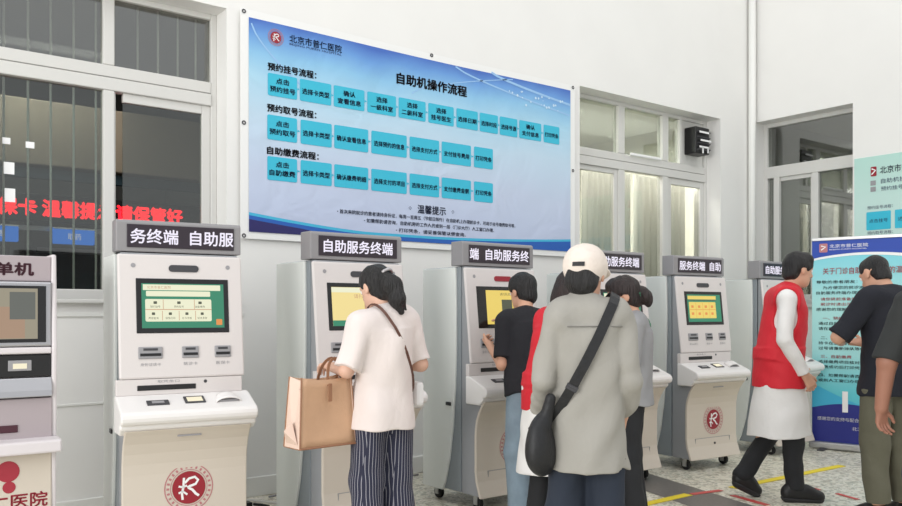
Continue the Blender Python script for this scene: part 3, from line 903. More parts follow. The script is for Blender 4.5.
def kiosk(label, x, rz, sign, kind, sign_fit=(0.0, 0.5)):
    k = thing('self_service_kiosk', label, 'kiosk', (x, 4.416, 0), rz, 'self-service kiosks in a row along the wall')
    # steel body with a slit between cabinet and front
    MB().prism([(0.045, 1.64), (0.46, 1.64), (0.46, 0.10), (0.045, 0.10)], -0.305, 0.305).build('cabinet', M['k_grey'], k, bevel=0.008)
    MB().box(-0.29, 0.29, 0.03, 0.05, 0.11, 1.63).build('slit', M['gap'], k)
    MB().prism([(0.035, 1.64), (0.0, 1.64), (-0.066, 0.985), (-0.05, 0.90), (-0.19, 0.84), (-0.19, 0.73), (-0.125, 0.62), (-0.112, 0.50), (-0.112, 0.28), (-0.155, 0.10), (0.035, 0.10)], -0.305, 0.305).build('front_frame', M['k_front_grey'], k, bevel=0.006)
    for s in (-1, 1):
        pr = [(0.468, 1.636), (0.088, 1.636), (0.082, 1.35), (0.085, 1.05), (0.095, 0.80), (0.118, 0.55), (0.155, 0.32), (0.205, 0.15), (0.235, 0.09), (0.468, 0.09)]
        a, b = (s * 0.304, s * 0.322) if s > 0 else (s * 0.322, s * 0.304)
        sp = MB().prism(pr, a, b).build('side_panel', M['k_side'], k, bevel=0.005)
        MB().box(min(s * 0.322, s * 0.332), max(s * 0.322, s * 0.332), 0.13, 0.185, 0.685, 0.71).build('latch', M['latch'], sp, bevel=0.004)
    # head panel
    hp = MB()
    hp.obox(HEAD0.lerp(HEAD1, 0.5) - HN * 0.006, XP, HN, HUP, 0.644, 0.022, (HEAD0 - HEAD1).length)
    hp = hp.build('head_panel', M['k_head'], k, bevel=0.01)
    bz = MB().obox(HP(0.005, 1.362, 0.004), XP, HN, HUP, 0.478, 0.009, 0.288).build('screen_bezel', M['scr_off'], k, bevel=0.003)
    screen_mesh(kind, bz)
    cb = MB()
    v = MB().rect(HP(0.01, 1.56, 0.010), XP, HUP, 0.155, 0.036, 0, 0.017)
    n = len(v.v)
    back = [tuple(Vector(p) - HN * 0.008) for p in v.v]
    cb.add(v.v + back, [tuple(range(n))] + [(i, i + n, (i + 1) % n + n, (i + 1) % n) for i in range(n)])
    cb.build('camera_bar', M['darkgrey'] if kind != 'code' else M['red'], k)
    for x_ in (-0.245, 0.245):
        MB().disc(HP(x_, 1.572, 0.0065), XP, HUP, 0.012, 18).build('speaker_hole', M['slot'], k)
    for x_, w, nm in ((-0.168, 0.12, '身份证读卡'), (0.034, 0.086, '就诊卡'), (0.205, 0.086, '医保卡')):
        cr = MB().obox(HP(x_, 1.118, 0.006), XP, HN, HUP, w, 0.012, 0.062).build('card_reader', M['slot'], k, bevel=0.004)
        MB().obox(HP(x_, 1.108, 0.0125), XP, HN, HUP, w * 0.86, 0.004, 0.014).build('card_slot', M['black'], cr)
        MB().rect(HP(x_, 1.135, 0.0135), XP, HUP, w * 0.6, 0.012).build('indicator', M['darkgrey'], cr)
        MB().text(nm, HP(x_, 1.058, 0.0065), XP, HUP, w * 0.85, 0.017, res=1).build('lettering', M['slot'], k)
    # ticket slot under the head
    MB().obox((-0.015, -0.066, 0.942), XP, YP, ZP, 0.645, 0.035, 0.082).build('ticket_panel', M['k_head'], k, bevel=0.004)
    MB().box(-0.235, 0.06, -0.088, -0.08, 0.925, 0.952).build('ticket_slot', M['black'], k, bevel=0.003)
    MB().text('取凭条口', (-0.08, -0.0845, 0.97), XP, ZP, 0.11, 0.014, res=1).build('lettering', M['slot'], k)
    MB().disc((0.11, -0.0845, 0.962), XP, ZP, 0.009, 14).build('keyhole', M['darkgrey'], k)
    # shelf, wider than the body, nose rounded
    nose = [(-0.05, 0.905), (-0.09, 0.900), (-0.25, 0.836)]
    for i in range(7):
        a = math.radians(60 - i * 28)
        nose.append((-0.255 - 0.032 * math.cos(a) + 0.016, 0.802 + 0.034 * math.sin(a)))
    nose += [(-0.232, 0.749), (-0.19, 0.715), (-0.05, 0.715)]
    sh = MB().prism(nose, -0.342, 0.342).build('shelf', M['k_white'], k, bevel=0.012, seg=3)
    # things set into the shelf
    sl = (Vector((0, -0.09, 0.900)) - Vector((0, -0.25, 0.836))).normalized()
    sn = Vector((0, -sl.z, sl.y))
    S = lambda x_, t, off: Vector((x_, -0.25, 0.836)) + sl * (t + 0.025) + sn * off
    if sn.z < 0: sn = -sn
    kp = MB().obox(S(-0.15, 0.058, 0.003), XP, sl, sn, 0.11, 0.05, 0.006).build('card_pad', M['darkgrey'], k, bevel=0.003)
    MB().obox(S(-0.15, 0.058, 0.0065), XP, sl, sn, 0.06, 0.022, 0.003).build('card_pad_face', M['slot'], kp)
    sw = MB().obox(S(0.035, 0.072, 0.003), XP, sl, sn, 0.105, 0.07, 0.008).build('scan_window', M['darkgrey'], k, bevel=0.003)
    MB().obox(S(0.035, 0.070, 0.0065), XP, sl, sn, 0.078, 0.046, 0.003).build('scan_glass', M['scan_glow'], sw)
    # white hooded palm reader: a rounded shell over a dark mouth
    hd = MB()
    v, f = [], []
    nn, mm = 14, 5
    for i in range(nn + 1):
        a = math.pi * i / nn
        for j in range(mm + 1):
            q = j / mm
            y_ = 0.0 + 0.075 * q
            r_ = 0.068 * (1 - 0.25 * q)
            v.append(tuple(S(0.205 + math.cos(a) * r_, 0.030 + y_, math.sin(a) * (0.030 - 0.004 * q))))
    for i in range(nn):
        for j in range(mm):
            b_ = i * (mm + 1) + j
            f.append((b_, b_ + 1, b_ + mm + 2, b_ + mm + 1))
    hd.add(v, f)
    o = hd.build('palm_reader_hood', M['k_white'], k, smooth=True)
    sd_ = o.modifiers.new('solid', 'SOLIDIFY')
    sd_.thickness = 0.006
    MB().obox(S(0.205, 0.065, 0.005), XP, sl, sn, 0.10, 0.06, 0.012).build('palm_reader_pad', M['slot'], o)
    # curved cream front
    fr = [(-0.228, 0.738), (-0.205, 0.71), (-0.175, 0.665), (-0.152, 0.61), (-0.140, 0.555), (-0.136, 0.50), (-0.136, 0.27), (-0.146, 0.20), (-0.185, 0.095)]
    bk = [(y + 0.022, z) for y, z in reversed(fr)]
    fp = MB().prism(fr + bk, -0.318, 0.318).build('front_panel', M['k_beige'], k, bevel=0.006)
    MB().box(-0.06, 0.06, -0.205, -0.195, 0.694, 0.702).build('finger_pull', M['slot'], fp)
    hatch = MB().box(-0.22, 0.22, -0.1385, -0.134, 0.262, 0.266).box(-0.22, -0.216, -0.1425, -0.134, 0.215, 0.264).box(0.216, 0.22, -0.1425, -0.134, 0.215, 0.264).build('hatch_seam', M['slot'], fp)
    MB().cyl((0.02, -0.149, 0.215), (0.02, -0.136, 0.215), 0.010, n=14).build('hatch_lock', M['darkgrey'], fp)
    e = MB()
    emblem(e, (0.012, -0.1375, 0.415), XP, ZP, 0.125, (0, -0.0012, 0))
    e.build('emblem', [M['rose'], M['red'], M['white']], fp)
    # sign box
    sb = MB().prism([(0.0, 1.645), (0.0, 1.80), (0.012, 1.812), (0.13, 1.812), (0.13, 1.645)], -0.325, 0.325).build('sign_box', M['k_sign'], k, bevel=0.006)
    lp = MB().box(-0.272, 0.285, -0.006, 0.001, 1.668, 1.788).build('led_panel', M['led_off'], sb, bevel=0.002)
    MB().text(sign, (0.005 + sign_fit[0], -0.0075, 1.727), XP, ZP, sign_fit[1], 0.076, bold=0.02).build('lettering', M['led_on'], lp)
    # castors
    for (cx, cy) in ((-0.24, -0.06), (0.24, -0.06), (-0.24, 0.38), (0.24, 0.38)):
        cs = MB().cyl((cx - 0.016, cy, 0.042), (cx + 0.016, cy, 0.042), 0.042, n=20).build('castor', M['rubber'], k, bevel=0.004)
        MB().box(cx - 0.026, cx - 0.018, cy - 0.02, cy + 0.02, 0.03, 0.102).box(cx + 0.018, cx + 0.026, cy - 0.02, cy + 0.02, 0.03, 0.102).box(cx - 0.026, cx + 0.026, cy - 0.025, cy + 0.025, 0.094, 0.104).cyl((cx - 0.028, cy, 0.042), (cx + 0.028, cy, 0.042), 0.012, n=10).build('castor_fork', M['steel'], cs)
    return k

kiosk('tall self-service kiosk with lit green menu screen, second machine from the left', 1.555, math.radians(-7), '务终端  自助服', 'menu', (0.008, 0.535))
kiosk('self-service kiosk with pale yellow payment screen, in front of the woman in striped trousers', 2.655, 0, '自助服务终端', 'pay', (0.0, 0.49))
kiosk('self-service kiosk showing a dark square on a yellow screen, used by the person in black', 3.80, 0, '端  自助服务终', 'code', (-0.002, 0.54))
kiosk('self-service kiosk whose screen is hidden behind the woman with the hair bun', 5.03, 0, '自助服务终端', 'menu', (0.0, 0.49))
kiosk('self-service kiosk with amber menu screen and full front visible, left of the red-vested man', 6.085, math.radians(-4), '服务终端  自助', 'menu_amber', (0.0, 0.53))
kiosk('self-service kiosk mostly hidden behind the red-vested man, last in the row', 7.33, 0, '自助服务终端', 'menu', (0.0, 0.49))

# the older machine at the left edge
M['o_white'] = mat('printer_kiosk_white', (214, 208, 210), 0.35)
M['o_face'] = mat('printer_kiosk_face', (168, 157, 161), 0.4)
M['o_chrome'] = mat('printer_kiosk_metal', (176, 176, 180), 0.3, 0.7)
M['o_screen'] = emit('printer_kiosk_screen', (196, 186, 160), 0.55)
M['o_scr2'] = emit('printer_kiosk_screen_pink', (206, 170, 140), 0.6)
M['o_scr3'] = emit('printer_kiosk_screen_grey', (128, 132, 124), 0.5)
M['sign_text'] = mat('sign_text_maroon', (70, 30, 44), 0.5)
M['text_red'] = mat('front_text_red', (164, 44, 60), 0.5)
ok = thing('report_printer_kiosk', 'white report-printing kiosk cut off by the left edge of the picture', 'kiosk', (0.625, 4.416, 0), math.radians(-2))
MB().prism([(0.0, 1.60), (0.55, 1.60), (0.55, 0.06), (0.02, 0.06), (0.02, 0.70), (0.03, 1.16)], -0.295, 0.295).build('body', M['o_white'], ok, bevel=0.01)
for s in (-1, 1):
    a, b = (s * 0.288, s * 0.312) if s > 0 else (s * 0.312, s * 0.288)
    MB().prism([(-0.01, 1.61), (0.56, 1.61), (0.56, 0.05), (0.0, 0.05), (-0.02, 0.70), (-0.025, 0.90), (-0.04, 1.15)], a, b).build('side_panel', M['o_white'], ok, bevel=0.008)
MB().box(-0.288, 0.288, -0.012, 0.02, 1.478, 1.598).build('name_panel', M['o_face'], ok, bevel=0.004)
MB().text('自助打单机', (0.005, -0.0135, 1.535), XP, ZP, 0.41, 0.060, bold=0.035).build('lettering', M['sign_text'], ok)
sb = MB().box(-0.288, 0.288, -0.03, 0.0, 1.165, 1.475).build('screen_frame', M['o_chrome'], ok, bevel=0.008)
sg = MB().box(-0.262, 0.262, -0.034, -0.028, 1.185, 1.455).build('screen_bezel', M['scr_off'], sb)
MB().rect((-0.01, -0.0355, 1.322), XP, ZP, 0.47, 0.24, 0).rect((0.04, -0.0362, 1.28), XP, ZP, 0.26, 0.15, 1).rect((0.16, -0.0366, 1.36), XP, ZP, 0.11, 0.13, 2).build('screen', [M['o_screen'], M['o_scr2'], M['o_scr3']], sg)
MB().box(-0.288, 0.288, -0.035, 0.03, 1.13, 1.162).build('ledge', M['o_white'], ok, bevel=0.008)
rp = MB().box(-0.288, 0.288, -0.022, 0.03, 1.02, 1.125).build('reader_panel', M['black'], ok, bevel=0.004)
MB().box(0.10, 0.20, -0.027, -0.02, 1.05, 1.10).build('reader_window', M['slot'], rp, bevel=0.002)
MB().box(0.12, 0.18, -0.0285, -0.026, 1.06, 1.085).build('reader_lamp', M['scan_glow'], rp)
MB().prism([(-0.026, 1.015), (0.03, 1.015), (0.03, 0.925), (-0.055, 0.925), (-0.05, 0.955)], -0.288, 0.288).build('chrome_strip', M['o_chrome'], ok, bevel=0.004)
pf = MB().box(-0.29, 0.29, -0.03, 0.02, 0.72, 0.918).build('printer_face', M['o_face'], ok, bevel=0.005)
MB().box(-0.25, 0.14, -0.036, -0.028, 0.76, 0.795).build('paper_slot', M['sign_text'], pf, bevel=0.003)
MB().prism([(-0.02, 0.73), (-0.10, 0.72), (-0.105, 0.66), (-0.02, 0.655)], -0.30, 0.322).build('paper_tray', M['o_white'], ok, bevel=0.01)
MB().box(-0.29, 0.29, -0.018, 0.02, 0.07, 0.655).build('front_panel', M['k_beige'], ok, bevel=0.006)
MB().text('北京市普仁医院', (-0.02, -0.0195, 0.43), XP, ZP, 0.58, 0.072, bold=0.02).build('hospital_name', M['text_red'], ok)
e = MB()
e.disc((0.10, -0.0195, 0.575), XP, ZP, 0.05, 24).disc((0.105, -0.0195, 0.50), XP, ZP, 0.028, 20)
e.build('emblem', M['text_red'], ok)
MB().box(-0.27, 0.27, 0.03, 0.53, 0.0, 0.06).build('plinth', M['darkgrey'], ok)

# ------------------------------------------------------------------ plugs and cables behind the kiosks
pa = thing('power_adapter', 'white power adapter with an orange label on the skirting between two kiosks', 'adapter', (2.30, 5.602, 0.145))
MB().box(-0.09, 0.09, -0.035, 0.036, 0.0, 0.085).build('case', M['cable_white'], pa, bevel=0.012)
MB().box(-0.03, 0.08, -0.0365, -0.034, 0.02, 0.05).build('orange_label', M['orange'], pa)

# ------------------------------------------------------------------ soft-bodied figures: smooth-union fields turned into one surface
def V3(*a):
    return np.array(a, dtype=float)
def unit(v):
    v = np.asarray(v, dtype=float)
    return v / (np.linalg.norm(v) + 1e-12)

def cap(a, b, ra, rb, k=0.02, clips=(), op='add'):
    return dict(t='cap', a=V3(*a), b=V3(*b), ra=ra, rb=rb, k=k, clips=clips, op=op)
def ell(c, r, R=None, k=0.02, clips=(), op='add'):
    return dict(t='ell', c=V3(*c), r=V3(*r), R=np.eye(3) if R is None else R, k=k, clips=clips, op=op)
def ecap(a, b, ra, rb, X, Y, k=0.03, clips=(), op='add'):
    """elliptical cone with flat ends, ra and rb = (half width, half depth)"""
    return dict(t='ecap', a=V3(*a), b=V3(*b), ra=ra, rb=rb, X=unit(X), Y=unit(Y), k=k, clips=clips, op=op)

def pdist(p, P):
    if p['t'] == 'cap':
        ab = p['b'] - p['a']
        h = np.clip(((P - p['a']) @ ab) / max(ab @ ab, 1e-9), 0, 1)
        d = np.linalg.norm(P - p['a'] - h[..., None] * ab, axis=-1) - (p['ra'] + (p['rb'] - p['ra']) * h)
    elif p['t'] == 'ell':
        q = (P - p['c']) @ p['R']          # columns of R are the axes
        k0 = np.linalg.norm(q / p['r'], axis=-1)
        k1 = np.linalg.norm(q / (p['r'] ** 2), axis=-1)
        d = k0 * (k0 - 1) / np.maximum(k1, 1e-6)
    else:
        ab = p['b'] - p['a']
        L = np.linalg.norm(ab)
        w = P - p['a']
        tt = (w @ ab) / (L * L)
        h = np.clip(tt, 0, 1)
        rx = p['ra'][0] + (p['rb'][0] - p['ra'][0]) * h
        ry = p['ra'][1] + (p['rb'][1] - p['ra'][1]) * h
        x, y = w @ p['X'], w @ p['Y']
        q = np.sqrt((x / rx) ** 2 + (y / ry) ** 2)
        d = (q - 1) * np.minimum(rx, ry)
        d = np.maximum(d, np.maximum(-tt, tt - 1) * L)
    for pt, n in p['clips']:
        d = np.maximum(d, (P - V3(*pt)) @ unit(n))
    return d

def pbox(p):
    if p['t'] == 'cap':
        r = max(p['ra'], p['rb'])
        return np.minimum(p['a'], p['b']) - r, np.maximum(p['a'], p['b']) + r
    if p['t'] == 'ell':
        e = np.sqrt(((p['R'] * p['r']) ** 2).sum(1))
        return p['c'] - e, p['c'] + e
    r = max(max(p['ra']), max(p['rb']))
    return np.minimum(p['a'], p['b']) - r, np.maximum(p['a'], p['b']) + r

def combine(f, d, p):
    k = p['k']
    if p['op'] == 'add':
        h = np.clip(0.5 + 0.5 * (f - d) / k, 0, 1)
        return f + (d - f) * h - k * h * (1 - h)
    h = np.clip(0.5 - 0.5 * (f + d) / k, 0, 1)
    return f + (-d - f) * h + k * h * (1 - h)

def field_at(prims, P):
    f = np.full(P.shape[:-1], 1.0)
    for p in prims:
        f = combine(f, pdist(p, P), p)
    return f

CORN = [(0, 0, 0), (1, 0, 0), (0, 1, 0), (1, 1, 0), (0, 0, 1), (1, 0, 1), (0, 1, 1), (1, 1, 1)]
EDGE = [(0, 1), (2, 3), (4, 5), (6, 7), (0, 2), (1, 3), (4, 6), (5, 7), (0, 4), (1, 5), (2, 6), (3, 7)]
def surface(prims, vox, folds=0.0, fscale=30.0, fstretch=(1, 1, 0.5), seed=0):
    adds = [p for p in prims if p['op'] == 'add']
    lo = np.min([pbox(p)[0] for p in adds], 0) - 4 * vox
    hi = np.max([pbox(p)[1] for p in adds], 0) + 4 * vox
    n = np.ceil((hi - lo) / vox).astype(int) + 1
    F = np.full(n, 1.0, dtype=np.float32)
    ax = [lo[i] + vox * np.arange(n[i]) for i in range(3)]
    for p in prims:
        a, b = pbox(p)
        pad = p['k'] + 3 * vox
        i0 = np.maximum(np.floor((a - pad - lo) / vox).astype(int), 0)
        i1 = np.minimum(np.ceil((b + pad - lo) / vox).astype(int) + 1, n)
        if (i1 <= i0).any():
            continue
        s = tuple(slice(i0[i], i1[i]) for i in range(3))
        G = np.stack(np.meshgrid(*[ax[i][s[i]] for i in range(3)], indexing='ij'), -1)
        F[s] = combine(F[s], pdist(p, G), p).astype(np.float32)
    if folds:
        rg = np.random.RandomState(seed + 11)
        idx = np.argwhere(np.abs(F) < 0.05)
        P = lo + idx * vox
        nz = np.zeros(len(P))
        for _ in range(9):
            d = unit(rg.normal(size=3) * np.array(fstretch)) * fscale * rg.uniform(0.5, 1.6)
            w = rg.normal(size=3) * 9
            nz += np.sin(P @ d + 1.3 * np.sin(P @ w) + rg.uniform(0, 6.28))
        F[tuple(idx.T)] += (folds * nz / 3.0).astype(np.float32)
    S = F < 0
    c = np.zeros(tuple(n - 1), np.uint8)
    for (i, j, k) in CORN:
        c += S[i:n[0] - 1 + i, j:n[1] - 1 + j, k:n[2] - 1 + k]
    act = (c > 0) & (c < 8)
    idx = np.argwhere(act)
    vals = np.stack([F[idx[:, 0] + i, idx[:, 1] + j, idx[:, 2] + k] for (i, j, k) in CORN], 1)
    pos = np.zeros((len(idx), 3))
    cnt = np.zeros(len(idx))
    C = np.array(CORN, float)
    for a, b in EDGE:
        va, vb = vals[:, a], vals[:, b]
        m = (va < 0) != (vb < 0)
        t = np.where(m, va / np.where(m, va - vb, 1), 0)
        pos += m[:, None] * (C[a] + t[:, None] * (C[b] - C[a]))
        cnt += m
    verts = lo + (idx + pos / cnt[:, None]) * vox
    ids = np.full(tuple(n - 1), -1, np.int32)
    ids[act] = np.arange(len(idx))
    quads = []
    for a in range(3):
        sl0 = [slice(1, -1)] * 3
        sl1 = [slice(1, -1)] * 3
        sl0[a], sl1[a] = slice(0, -1), slice(1, None)
        A, Bq = S[tuple(sl0)], S[tuple(sl1)]
        e = np.argwhere(A != Bq)
        flip = A[tuple(e.T)]
        off = np.array([1, 1, 1])
        off[a] = 0
        e = e + off
        u, v = (a + 1) % 3, (a + 2) % 3
        q = []
        for du, dv in ((-1, -1), (0, -1), (0, 0), (-1, 0)):
            ee = e.copy()
            ee[:, u] += du
            ee[:, v] += dv
            q.append(ids[tuple(ee.T)])
        q = np.stack(q, 1)
        q[~flip] = q[~flip][:, ::-1]
        quads.append(q)
    return verts, np.concatenate(quads)

def solid(name, prims, m, parent, vox=0.006, folds=0.0, **kw):
    v, q = surface(prims, vox, folds, **kw)
    me = bpy.data.meshes.new(name)
    me.vertices.add(len(v))
    me.vertices.foreach_set('co', v.astype(np.float32).ravel())
    me.loops.add(q.size)
    me.loops.foreach_set('vertex_index', q.ravel().astype(np.int32))
    me.polygons.add(len(q))
    me.polygons.foreach_set('loop_start', np.arange(0, q.size, 4, dtype=np.int32))
    me.polygons.foreach_set('use_smooth', np.ones(len(q), bool))
    me.materials.append(m)
    me.update(calc_edges=True)
    me.validate()
    o = bpy.data.objects.new(name, me)
    COL.objects.link(o)
    o.parent = parent
    return o

def rot(yaw, pitch, roll=0.0):
    y, p, r = (math.radians(a) for a in (yaw, pitch, roll))
    Rz = np.array([[math.cos(y), -math.sin(y), 0], [math.sin(y), math.cos(y), 0], [0, 0, 1]])
    Rx = np.array([[1, 0, 0], [0, math.cos(p), -math.sin(p)], [0, math.sin(p), math.cos(p)]])
    Ry = np.array([[math.cos(r), 0, math.sin(r)], [0, 1, 0], [-math.sin(r), 0, math.cos(r)]])
    return Rz @ Rx @ Ry

def pose(h, **kw):
    """joints of a standing figure of height h that faces +y; right side at +x"""
    s = h / 1.7
    J = dict(pelvis=(0, 0, 0.95), neck=(0, -0.025, 1.43), head=(0, 0.015, 1.585),
             shL=(-0.168, -0.02, 1.375), shR=(0.168, -0.02, 1.375), elL=(-0.225, -0.04, 1.10), elR=(0.225, -0.04, 1.10),
             wrL=(-0.23, 0.05, 0.86), wrR=(0.23, 0.05, 0.86), hipL=(-0.088, 0, 0.90), hipR=(0.088, 0, 0.90),
             knL=(-0.098, 0.015, 0.49), knR=(0.098, 0.015, 0.49), anL=(-0.105, -0.03, 0.085), anR=(0.105, -0.03, 0.085))
    J = {k: V3(*v) * s for k, v in J.items()}
    J['toeL'] = None
    J['toeR'] = None
    for k, v in kw.items():
        J[k] = V3(*v)
    for sd, x in (('L', -0.03), ('R', 0.03)):
        if J['toe' + sd] is None:
            J['toe' + sd] = J['an' + sd] + V3(x, 0.155, -0.052) * s
    J['s'] = s
    return J

def torso_frame(J):
    u = unit(J['neck'] - J['pelvis'])
    x = unit(J['shR'] - J['shL'])
    y = unit(np.cross(u, x))
    x = unit(np.cross(y, u))
    return np.stack([x, y, u], 1)

def torso(J, inf=0.0, b=1.0, k=0.05):
    R, s = torso_frame(J), J['s']
    L = lambda t: J['pelvis'] + (J['neck'] - J['pelvis']) * t
    i = inf
    return [ell(L(0.0), (0.160 * s * b + i, 0.110 * s * b + i, 0.125 * s + i), R, k),
            ell(L(0.32), (0.136 * s * b + i, 0.100 * s * b + i, 0.15 * s + i), R, k),
            ell(L(0.64), (0.150 * s * b + i, 0.108 * s * b + i, 0.18 * s + i), R, k),
            cap(J['shL'] + (J['shR'] - J['shL']) * 0.08, J['shR'] - (J['shR'] - J['shL']) * 0.08, 0.056 * s + i, 0.056 * s + i, k),
            cap(J['neck'] - V3(0, 0, 0.02), J['shL'] * 0.7 + J['neck'] * 0.3, 0.05 * s + i * 0.6, 0.05 * s + i * 0.6, k),
            cap(J['neck'] - V3(0, 0, 0.02), J['shR'] * 0.7 + J['neck'] * 0.3, 0.05 * s + i * 0.6, 0.05 * s + i * 0.6, k)]

def hand(wr, d, n, thumb, s=1.0, curl=25.0):
    """palm, four unequal fingers in three bends, a thumb off the side; d points along the palm, n out of it"""
    d, n = unit(d), unit(n)
    n = unit(n - d * (n @ d))
    lat = np.cross(d, n) * thumb                # towards the thumb
    P = lambda a, b, c=0.0: wr + (d * a + lat * b + n * c) * s
    pr = []
    for kx in (0.027, 0.009, -0.009, -0.026):
        pr.append(cap(P(0.005, kx * 0.55), P(0.082 - abs(kx - 0.006) * 0.25, kx), 0.0150 * s, 0.0115 * s, 0.012))
    for kx, ln, sp in ((0.028, 0.072, 6), (0.0095, 0.080, 2), (-0.0095, 0.074, -2), (-0.0275, 0.058, -7)):
        p = P(0.080 - abs(kx - 0.006) * 0.25, kx)
        ang, c0 = 0.0, math.radians(curl)
        fd = unit(d * math.cos(math.radians(sp)) + lat * math.sin(math.radians(sp)))
        for frac, ra, rb in ((0.45, 0.0092, 0.0086), (0.32, 0.0086, 0.0078), (0.23, 0.0078, 0.0066)):
            ang += c0
            q = p + (fd * math.cos(ang) + n * math.sin(ang)) * ln * frac * s
            pr.append(cap(p, q, ra * s, rb * s, 0.003))
            p = q
    a = P(0.022, 0.026, 0.004)
    b = P(0.052, 0.050, 0.014)
    c = P(0.080, 0.057, 0.024)
    pr += [cap(P(0.01, 0.012), a, 0.016 * s, 0.014 * s, 0.01), cap(a, b, 0.0125 * s, 0.0105 * s, 0.005), cap(b, c, 0.0102 * s, 0.0082 * s, 0.003)]
    return pr

def head_prims(J, R, hs=1.0):
    c = J['head']
    W = lambda x, y, z: c + R @ (V3(x, y, z) * hs)
    r = lambda *a: V3(*a) * hs
    pr = [ell(W(0, -0.012, 0.028), r(0.074, 0.094, 0.084), R, 0.02), ell(W(0, 0.024, -0.034), r(0.058, 0.066, 0.078), R, 0.03),
          ell(W(0, 0.052, -0.088), r(0.034, 0.030, 0.025), R, 0.03), ell(W(0, 0.01, -0.07), r(0.052, 0.056, 0.04), R, 0.03),
          cap(W(0, 0.086, 0.008), W(0, 0.104, -0.026), 0.008 * hs, 0.0125 * hs, 0.012),
          cap(W(-0.014, 0.090, -0.030), W(0.014, 0.090, -0.030), 0.008 * hs, 0.008 * hs, 0.008),
          cap(W(-0.034, 0.076, 0.024), W(0.034, 0.076, 0.024), 0.011 * hs, 0.011 * hs, 0.014),
          ell(W(-0.031, 0.090, 0.003), r(0.015, 0.011, 0.009), R, 0.012, op='sub'), ell(W(0.031, 0.090, 0.003), r(0.015, 0.011, 0.009), R, 0.012, op='sub'),
          cap(W(-0.015, 0.083, -0.058), W(0.015, 0.083, -0.058), 0.0075 * hs, 0.0075 * hs, 0.006),
          cap(W(-0.012, 0.081, -0.069), W(0.012, 0.081, -0.069), 0.008 * hs, 0.008 * hs, 0.006),
          ell(W(-0.077, -0.010, -0.006), r(0.008, 0.020, 0.032), R, 0.01), ell(W(0.077, -0.010, -0.006), r(0.008, 0.020, 0.032), R, 0.01)]
    return pr

def body_prims(J, hR, b=1.0, handL=None, handR=None, hs=1.0):
    s = J['s']
    pr = torso(J, -0.006, b * 0.88)
    for sd in 'LR':
        pr += [cap(J['sh' + sd], J['el' + sd], 0.046 * s * b, 0.038 * s * b, 0.03), cap(J['el' + sd], J['wr' + sd], 0.039 * s * b, 0.0265 * s * b, 0.02),
               cap(J['hip' + sd], J['kn' + sd], 0.074 * s * b, 0.052 * s * b, 0.04), cap(J['kn' + sd], J['an' + sd], 0.049 * s * b, 0.034 * s * b, 0.02)]
        calf = J['kn' + sd] * 0.66 + J['an' + sd] * 0.34 - V3(0, 0.012, 0)
        pr += [ell(calf, (0.041 * s * b, 0.042 * s * b, 0.10 * s), None, 0.03), cap(J['an' + sd] - V3(0, 0.03, 0.04) * s, J['toe' + sd], 0.034 * s, 0.026 * s, 0.02)]
    pr.append(cap(J['neck'] - V3(0, 0, 0.03), J['head'] + hR @ V3(0, -0.03, -0.05), 0.054 * s, 0.050 * s, 0.03))
    pr += head_prims(J, hR, hs)
    for sd, hd in (('L', handL), ('R', handR)):
        fa = unit(J['wr' + sd] - J['el' + sd])
        if hd is None:
            hd = dict(d=fa, n=V3(0.9 if sd == 'L' else -0.9, 0.25, 0), curl=20)
        d = hd.get('d', fa)
        # thumb forward / up: lateral axis chosen so that it points along 'th'
        n = unit(hd['n'])
        th = hd.get('th', V3(0, 1, 0.3))
        lat = np.cross(unit(d), unit(n - unit(d) * (n @ unit(d))))
        sign = 1.0 if lat @ V3(*th) >= 0 else -1.0
        pr += hand(J['wr' + sd], d, n, sign, s * 0.98, hd.get('curl', 20))
    return pr

def sleeve(J, sd, frac, ra, rb, k=0.014):
    """sleeve down to a fraction of the arm (1 = elbow, 2 = wrist)"""
    sh, el, wr = J['sh' + sd], J['el' + sd], J['wr' + sd]
    if frac <= 1:
        e = sh + (el - sh) * frac
        return [cap(sh, sh + (el - sh) * (frac + 0.25), ra, rb, k, clips=((e, el - sh),))]
    e = el + (wr - el) * (frac - 1)
    rm = ra + (rb - ra) * 0.45
    return [cap(sh, el, ra, rm, k), cap(el, el + (wr - el) * (frac - 1 + 0.1), rm, rb, k, clips=((e, wr - el),))]

def trousers(J, hemz, rt=0.10, rk=0.075, rh=0.07, b=1.0, inf=0.012, top=None):
    s = J['s']
    R = torso_frame(J)
    top = J['pelvis'][2] + 0.10 * s if top is None else top
    cl = ((V3(0, 0, top), V3(0, 0, 1)),)
    kcl = cl
    pr = [ell(J['pelvis'] - V3(0, 0, 0.01), (0.165 * s * b + inf, 0.122 * s * b + inf, 0.15 * s + inf), R, 0.04, cl)]
    for sd in 'LR':
        hip, kn, an = J['hip' + sd], J['kn' + sd], J['an' + sd]
        t = (hemz - an[2]) / (kn[2] - an[2])
        e = an + (kn - an) * t
        pr += [cap(hip, kn, rt * s, rk * s, 0.035, clips=kcl), cap(kn, an, rk * s, rh * s, 0.03, clips=((e, an - kn),))]
    return pr

